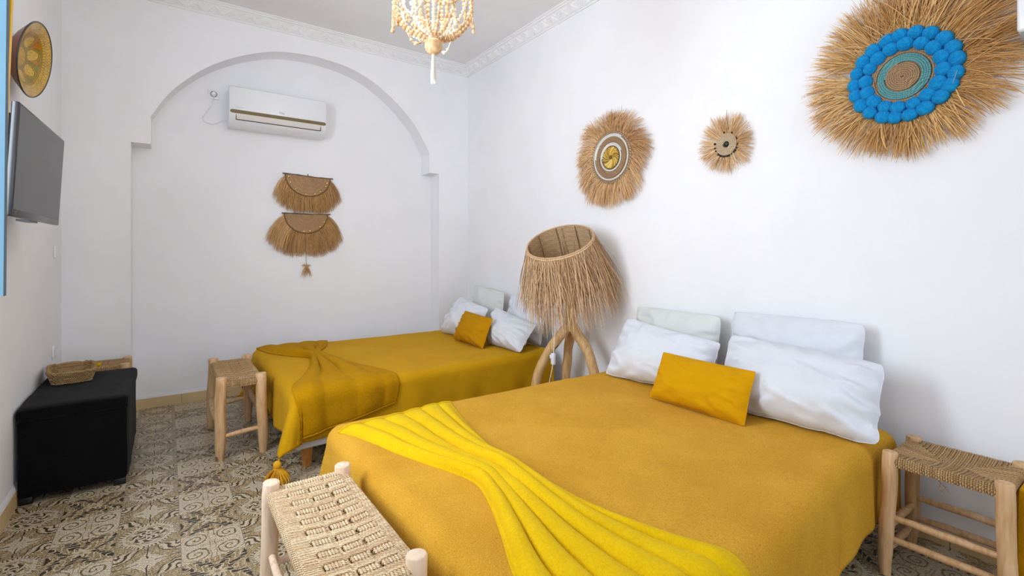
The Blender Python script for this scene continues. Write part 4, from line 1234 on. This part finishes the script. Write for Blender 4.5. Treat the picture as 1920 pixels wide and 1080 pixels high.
# ------------------------------------------------------------------ half-moon hanging in the niche
t = thing('wall_hanging', (1.03, YN, 1.91), 'two tier half moon jute wall hanging with raffia fringes in the arched niche', 'wall decoration')
def half_moon(cx, cz, R, ztilt, fr):
    y = YN - 0.018
    def P(x, z): return Vector((cx + x, y, cz + z + ztilt * x))
    o = MB().tube(cat([P(-R - 0.025, 0.003), P(-R * .4, 0.002), P(R * .3, -0.003), P(R + 0.03, 0.001)], 14), [0.0055 + 0.0012 * sin(i * 2.0) for i in range(14)], 8).build('stick', M['stick'], t)
    m = MB(); k = int(R / 0.0082)
    for q in range(1, k + 1):
        r = R * q / k
        pts = [P(r * cos(PI + PI * i / 36), r * 0.92 * sin(PI + PI * i / 36) - 0.006) for i in range(37)]
        m.tube(pts, 0.0046, 6)
    m.build('jute_panel', M['jute_disc'], t)
    MB().tube([P(R * 1.02 * cos(PI + PI * i / 40), R * 0.945 * sin(PI + PI * i / 40) - 0.004) + Vector((0, -0.004, 0)) for i in range(41)], 0.005, 7).build('edge_cord', M['edge_cord'], t)
    m = MB()
    for q in range(760):
        a = PI + PI * random.random()
        p = P(R * cos(a), R * 0.92 * sin(a) - 0.006) + Vector((0, random.uniform(-0.004, 0.008), 0))
        d = Vector((cos(a) * fr[1] + random.gauss(0, .10), random.uniform(-0.12, 0.02), sin(a) * 0.6 - 0.25)).normalized()
        L = random.uniform(0.80, 1.05) * (fr[0] + 0.07 * abs(cos(a)))
        pts = [p]; 
        for i in range(5):
            d = (d + Vector((0, 0, -0.34)) + Vector((random.gauss(0, .05), 0, 0))).normalized()
            nq = pts[-1] + d * L / 5; nq.y = min(nq.y, YN - 0.004); pts.append(nq)
        m.strand(pts, random.uniform(0.0010, 0.0019))
    m.build('raffia_fringe', M['straw_hang'], t)
    return P
P1 = half_moon(1.045, 1.895, 0.188, -0.03, (0.150, 0.42))
P2 = half_moon(1.030, 1.552, 0.180, 0.018, (0.205, 0.66))
for P, lst in ((P1, ((-0.165, -0.02), (-0.150, -0.07), (-0.105, -0.125), (-0.02, -0.168), (0.06, -0.155), (0.105, -0.13), (0.155, -0.075), (0.165, -0.045))), (P2, ((0.155, -0.07), (0.12, -0.115), (0.03, -0.155), (-0.02, -0.16)))):
    for x, z in lst:
        MB().lathe([(0.0, 0.0022), (0.005, 0.002), (0.0072, 0.0), (0.0, 0.0)], P(x, z) + Vector((0, -0.006, 0)), (0, -1, 0), 14).build('sequin', M['gold'], t)
m = MB().tube([P1(0, 0) + Vector((0, 0, 0.0)), P1(0, 0.022) + Vector((0, 0.012, 0))], 0.003, 6)
m.tube([P1(-0.1, -0.15), P2(-0.1, 0.0)], 0.0015, 5).tube([P1(0.1, -0.15), P2(0.1, 0.0)], 0.0015, 5)
m.tube([P2(0.0, -0.165), P2(-0.002, -0.40), P2(0.0, -0.47)], 0.0016, 5)
m.build('hanging_cord', M['stick'], t)
m = MB(); c = P2(0.0, -0.485)
for k in range(90):
    a = random.uniform(0, 2 * PI); L = random.uniform(0.04, 0.10)
    p = c + Vector((random.gauss(0, 0.006), random.uniform(-0.006, 0.004), random.uniform(-0.01, 0.01)))
    up = 1 if k < 28 else -1
    d = Vector((cos(a) * 0.5, min(0, sin(a)) * 0.3, 0.6 * up)).normalized()
    m.strand([p, p + d * L * 0.4, p + d * L * 0.6 + Vector((cos(a) * 0.01, 0, -L * (0.25 if up > 0 else 0.5)))], 0.0014)
m.build('raffia_tassel', M['straw_hang'], t)

# ------------------------------------------------------------------ air conditioner and its socket
AX0, AX1 = 0.408, 1.158
t = thing('air_conditioner', (0.783, YN, 2.23), 'white wall mounted air conditioner with a bronze strip under the arch', 'air conditioner')
prof_b = [(YN, 2.545), (4.525, 2.552), (4.506, 2.542), (4.498, 2.45), (4.500, 2.368), (4.506, 2.325), (4.530, 2.275), (4.575, 2.240), (4.62, 2.232), (YN, 2.240)]
m = MB()
rows = []
for x, s in ((AX0, 0.0), (AX0 + 0.006, 1.0), (AX1 - 0.006, 1.0), (AX1, 0.0)):
    rows.append([(x, lerp(y + 0.006 if y < YN else y, y, s), z) for y, z in prof_b])
m.grid(rows)
for r in (rows[0], rows[-1]): m.add(r, [tuple(range(len(r)))])
m.build('housing', M['white_plastic'], t)
def front_y(z):                           # the face of the housing at height z
    for (ya, za), (yb, zb) in zip(prof_b[1:], prof_b[2:]):
        if zb <= z <= za: return lerp(ya, yb, (za - z) / (za - zb)) if za > zb else ya
    return 4.5
m = MB(); N = 40
rws = []
for i in range(N + 1):
    sx = 0.5 - 0.5 * cos(PI * i / N); x = lerp(AX0 + 0.004, AX1 - 0.004, sx); e = min(sx, 1 - sx) * (AX1 - AX0)
    half = 0.0135 * min(1, math.sqrt(min(1, e / 0.014 + 0.05)))
    zc = 2.3445
    rws.append([(x, front_y(zc + half) + 0.001, zc + half), (x, front_y(zc + half) - 0.005, zc + half), (x, front_y(zc) - 0.006, zc), (x, front_y(zc - half) - 0.005, zc - half), (x, front_y(zc - half) + 0.001, zc - half)])
m.grid(rws).build('bronze_strip', M['bronze'], t)
m = MB()
rws = []
for x in (AX0 + 0.048, AX1 - 0.048):
    rws.append([(x, front_y(z) - 0.0035, z) for z in (2.332, 2.318, 2.300, 2.288)])
m.grid(rws).build('air_flap', M['grey_plastic'], t)
m = MB()
m.box(AX0 + 0.047, AX1 - 0.047, front_y(2.2855) - 0.004, front_y(2.2855) + 0.006, 2.2822, 2.2875)
for x in (AX0 + 0.0455, AX1 - 0.0485): m.box(x, x + 0.003, front_y(2.31) - 0.007, front_y(2.31) + 0.012, 2.2825, 2.332)
m.build('outlet_slot', M['slot'], t, smoothed=False)
FM = Matrix(((1, 0, 0), (0, 0, -1), (0, 1, 0))).to_4x4()
def face(x, z): 
    Q = FM.copy(); Q.translation = (x, front_y(z) - 0.0012, z); return Q
text_part('maker_mark', 'Fiba', 0.026, face(0.795, 2.383), M['mark'], t, 0.0004)
text_part('model_mark', 'COOL INV', 0.012, face(0.478, 2.378), M['mark'], t, 0.0004)
MB().lathe([(0.0, 0.0), (0.004, 0.0), (0.004, 0.003), (0.0, 0.003)], (1.0, front_y(2.3445) - 0.005, 2.3445), (0, -1, 0), 10).build('receiver', M['slot'], t)
# mains lead
cord = MB().tube(cat([(0.312, 4.655, 2.505), (0.312, 4.672, 2.470), (0.300, 4.690, 2.43), (0.268, 4.692, 2.36), (0.238, 4.692, 2.305), (0.246, 4.692, 2.275), (0.300, 4.692, 2.258), (0.345, 4.692, 2.278), (0.382, 4.690, 2.300), (0.418, 4.688, 2.303)], 46), 0.0036, 8).build('power_cord', M['white_plastic'], t)
MB().lathe([(0.0, 0.0), (0.017, 0.0), (0.016, 0.022), (0.010, 0.032), (0.0, 0.034)], (0.312, YN - 0.014, 2.505), (0, -1, 0), 20).build('plug', M['white_plastic'], cord)
t = thing('power_socket', (0.312, YN, 2.505), 'white power socket under the arch with the air conditioner plug in it', 'socket')
MB().rbox(0.272, 0.352, YN - 0.011, YN, 2.466, 2.546, 0.004, 2).build('cover_plate', M['white_plastic'], t)
MB().lathe([(0.0, 0.006), (0.019, 0.006), (0.021, 0.0125), (0.0245, 0.012)], (0.312, YN, 2.505), (0, -1, 0), 28).build('socket_well', M['slot'], t)

# ------------------------------------------------------------------ white fitting at the top right corner
t = thing('wall_unit', (XR, 0.0, 2.0), 'white wall mounted unit at the top right corner beside the large straw disc', 'wall unit')
MB().rbox(2.485, XR, -0.42, 0.380, 1.990, 2.30, 0.012, 3).build('housing', M['white_plastic'], t)
m = MB(); rws = []
for y in (-0.40, 0.372):
    rws.append([(2.495, y, 1.994), (2.505, y, 1.975), (2.54, y, 1.962), (2.60, y, 1.962), (2.608, y, 1.994)])
m.grid(rws); m.add(rws[0], [(0, 1, 2, 3, 4)]); m.add(rws[1], [(0, 1, 2, 3, 4)])
m.build('underside', M['grey_base'], t)
MB().box(2.51, 2.56, 0.05, 0.345, 1.955, 1.966).build('vent', M['bronze'], t, smoothed=False)

# ------------------------------------------------------------------ bead chandelier
CX_, CY_ = 0.960, 1.955
t = thing('bead_chandelier', (CX_, CY_, 2.11), 'wooden bead chandelier with a round wooden ball and white yarn tassel hanging from the ceiling', 'chandelier')
CC = Vector((CX_, CY_, 0))
MB().ball((CX_, CY_, 2.112), 0.0395, 28, 18, (1, 1, 0.96)).build('wooden_ball', M['wood_ball'], t)
m = MB()
for k in range(46):
    a = random.uniform(0, 2 * PI); q = math.sqrt(random.random()); r0, r1 = 0.007 * q, 0.0145 * q
    zb = 1.945 + random.uniform(0, 0.014)
    m.strand([CC + Vector((cos(a) * lerp(r0, r1, i / 4), sin(a) * lerp(r0, r1, i / 4), lerp(2.080, zb, i / 4))) for i in range(5)], 0.0016)
m.build('yarn_tassel', M['wool_white'], t)
def beads(m, pts, r, gap=1.0, seg=9, jitter=0.12, thread=True):
    P = cat(pts, 80); L = sum((b - a).length for a, b in zip(P, P[1:])); n = max(2, int(L / (2 * r * gap)))
    Q = cat(pts, n)
    for q in Q: m.ball(q, r * random.uniform(1 - jitter, 1 + jitter), seg, max(5, seg - 3))
def bowl(a, s):
    """s = 0 at the ball, 1 at the hoop"""
    r = 0.022 + 0.150 * sin(s * PI / 2) ** 0.9; z = 2.150 + 0.150 * (1 - cos(s * PI / 2)) ** 0.9
    return CC + Vector((cos(a) * r, sin(a) * r, z))
NM = 16
for k in range(NM):
    a = 2 * PI * k / NM + 0.1; m = MB()
    r = 0.0084 if k % 3 else 0.0096
    beads(m, [bowl(a, s) for s in (0.0, 0.2, 0.4, 0.6, 0.8, 1.0)] + [CC + Vector((cos(a) * .150, sin(a) * .150, 2.42)), CC + Vector((cos(a) * .095, sin(a) * .095, 2.58)), CC + Vector((cos(a) * .055, sin(a) * .055, 2.70))], r)
    m.build('bead_strand', M['bead_pale'] if k % 4 == 1 else M['bead_wood'], t)
for k in range(8):                       # inner strands, nearly upright
    a = 2 * PI * k / 8 + 0.35; m = MB()
    beads(m, [CC + Vector((cos(a) * .05, sin(a) * .05, 2.165)), CC + Vector((cos(a) * .085, sin(a) * .085, 2.26)), CC + Vector((cos(a) * .075, sin(a) * .075, 2.42)), CC + Vector((cos(a) * .05, sin(a) * .05, 2.62))], 0.0076)
    m.build('inner_strand', M['bead_pale'] if k % 2 else M['bead_wood'], t)
for k in range(9):                       # festoons of small beads with one large bead at the lowest point
    a = 2 * PI * k / 9 + 0.5; b = a + 0.62 + 0.2 * (k % 3); m = MB(); 
    dip = 2.150 + 0.035 * (k % 3); rr = 0.165 + 0.012 * (k % 2)
    pts = []
    for i in range(7):
        s = i / 6; th = lerp(a, b, s)
        pts.append(CC + Vector((cos(th) * rr, sin(th) * rr, lerp(2.285, dip, sin(PI * s) ** 0.8))))
    beads(m, pts, 0.0042, 0.95, 7)
    for s in (2, 3, 4): m.ball(pts[s], 0.0095 if s == 3 else 0.0068, 12, 8)
    m.build('bead_festoon', M['bead_pale'] if k % 4 == 0 else M['bead_wood'], t)
for zz, rr in ((2.302, 0.172), (2.47, 0.140), (2.70, 0.055)):
    MB().ring((CX_, CY_, zz), rr, 0.003, (0, 0, 1), 56, 8).build('hoop', M['bead_wood'], t)
MB().tube([(CX_, CY_, 2.70), (CX_, CY_, ZC - 0.03)], 0.004, 8).build('hanging_rod', M['steel'], t)
MB().tube([(CX_ - 0.055, CY_, 2.70), (CX_ + 0.055, CY_, 2.70)], 0.003).tube([(CX_, CY_ - 0.055, 2.70), (CX_, CY_ + 0.055, 2.70)], 0.003).build('hoop_brace', M['steel'], t)
MB().lathe([(0.0, 0.0), (0.055, 0.0), (0.05, -0.022), (0.012, -0.034), (0.0, -0.034)], (CX_, CY_, ZC), (0, 0, 1), 30).build('ceiling_rose', M['white_plastic'], t)
g = G('lit bulb'); g.base(lin((255, 236, 200))); g.p(Emission_Color=lin((255, 226, 176)), Emission_Strength=6.0)
MB().ball((CX_, CY_, 2.60), 0.028, 16, 12, (1, 1, 1.25)).build('bulb', g.m, t)
MB().tube([(CX_, CY_, 2.63), (CX_, CY_, 2.70)], 0.012, 10).build('lamp_holder', M['steel'], t)

# ------------------------------------------------------------------ light
WINW, WIN2W, FILLW, BULBW = 10.5, 54, 44, 28
def area(name, loc, rot, sx, sy, w, col):
    l = bpy.data.lights.new(name, 'AREA'); l.shape = 'RECTANGLE'; l.size = sx; l.size_y = sy; l.energy = w; l.color = col
    o = bpy.data.objects.new(name, l); COL.objects.link(o); o.location = loc; o.rotation_euler = rot
    return o
# daylight through the window in the left wall, and fill light from the opening added behind the camera
for (y0, y1), pw in zip(WINS, (WINW, WIN2W)):
    area('window_daylight', (XL - 0.12, (y0 + y1) / 2, (WZ0 + WZ1) / 2), (0, -PI / 2, 0), WZ1 - WZ0 - 0.1, y1 - y0 - 0.1, pw, (0.76, 0.86, 1.0))
area('added_rear_fill', ((DX0 + DX1) / 2, YB - 0.08, DZ / 2), (PI / 2, 0, 0), DX1 - DX0 - 0.1, DZ - 0.1, FILLW, (0.76, 0.86, 1.0))
pl = bpy.data.lights.new('chandelier_light', 'POINT'); pl.energy = BULBW; pl.color = (1.0, 0.95, 0.88); pl.shadow_soft_size = 0.13
po = bpy.data.objects.new('chandelier_light', pl); COL.objects.link(po); po.location = (CX_, CY_, 2.56)
wd = bpy.data.worlds.new('World'); SC.world = wd; wd.use_nodes = True
wd.node_tree.nodes['Background'].inputs[0].default_value = (0.86, 0.93, 1.0, 1)
wd.node_tree.nodes['Background'].inputs[1].default_value = 1.0

# ------------------------------------------------------------------ camera
cam = bpy.data.cameras.new('Camera'); co = bpy.data.objects.new('Camera', cam); COL.objects.link(co)
cam.sensor_width = 36; cam.lens = 913.0 / 1920 * 36; cam.shift_y = -66.0 / 1920; cam.clip_start = 0.02
co.location = (0, 0, 1.2); co.rotation_euler = (PI / 2, 0, -math.radians(35.3))
SC.camera = co
SC.view_settings.view_transform = 'Standard'; SC.view_settings.look = 'None'; SC.view_settings.gamma = 1.0
SC.view_settings.use_curve_mapping = False
SC.view_settings.exposure = -0.08
SC.cycles.max_bounces = 8; SC.cycles.diffuse_bounces = 5
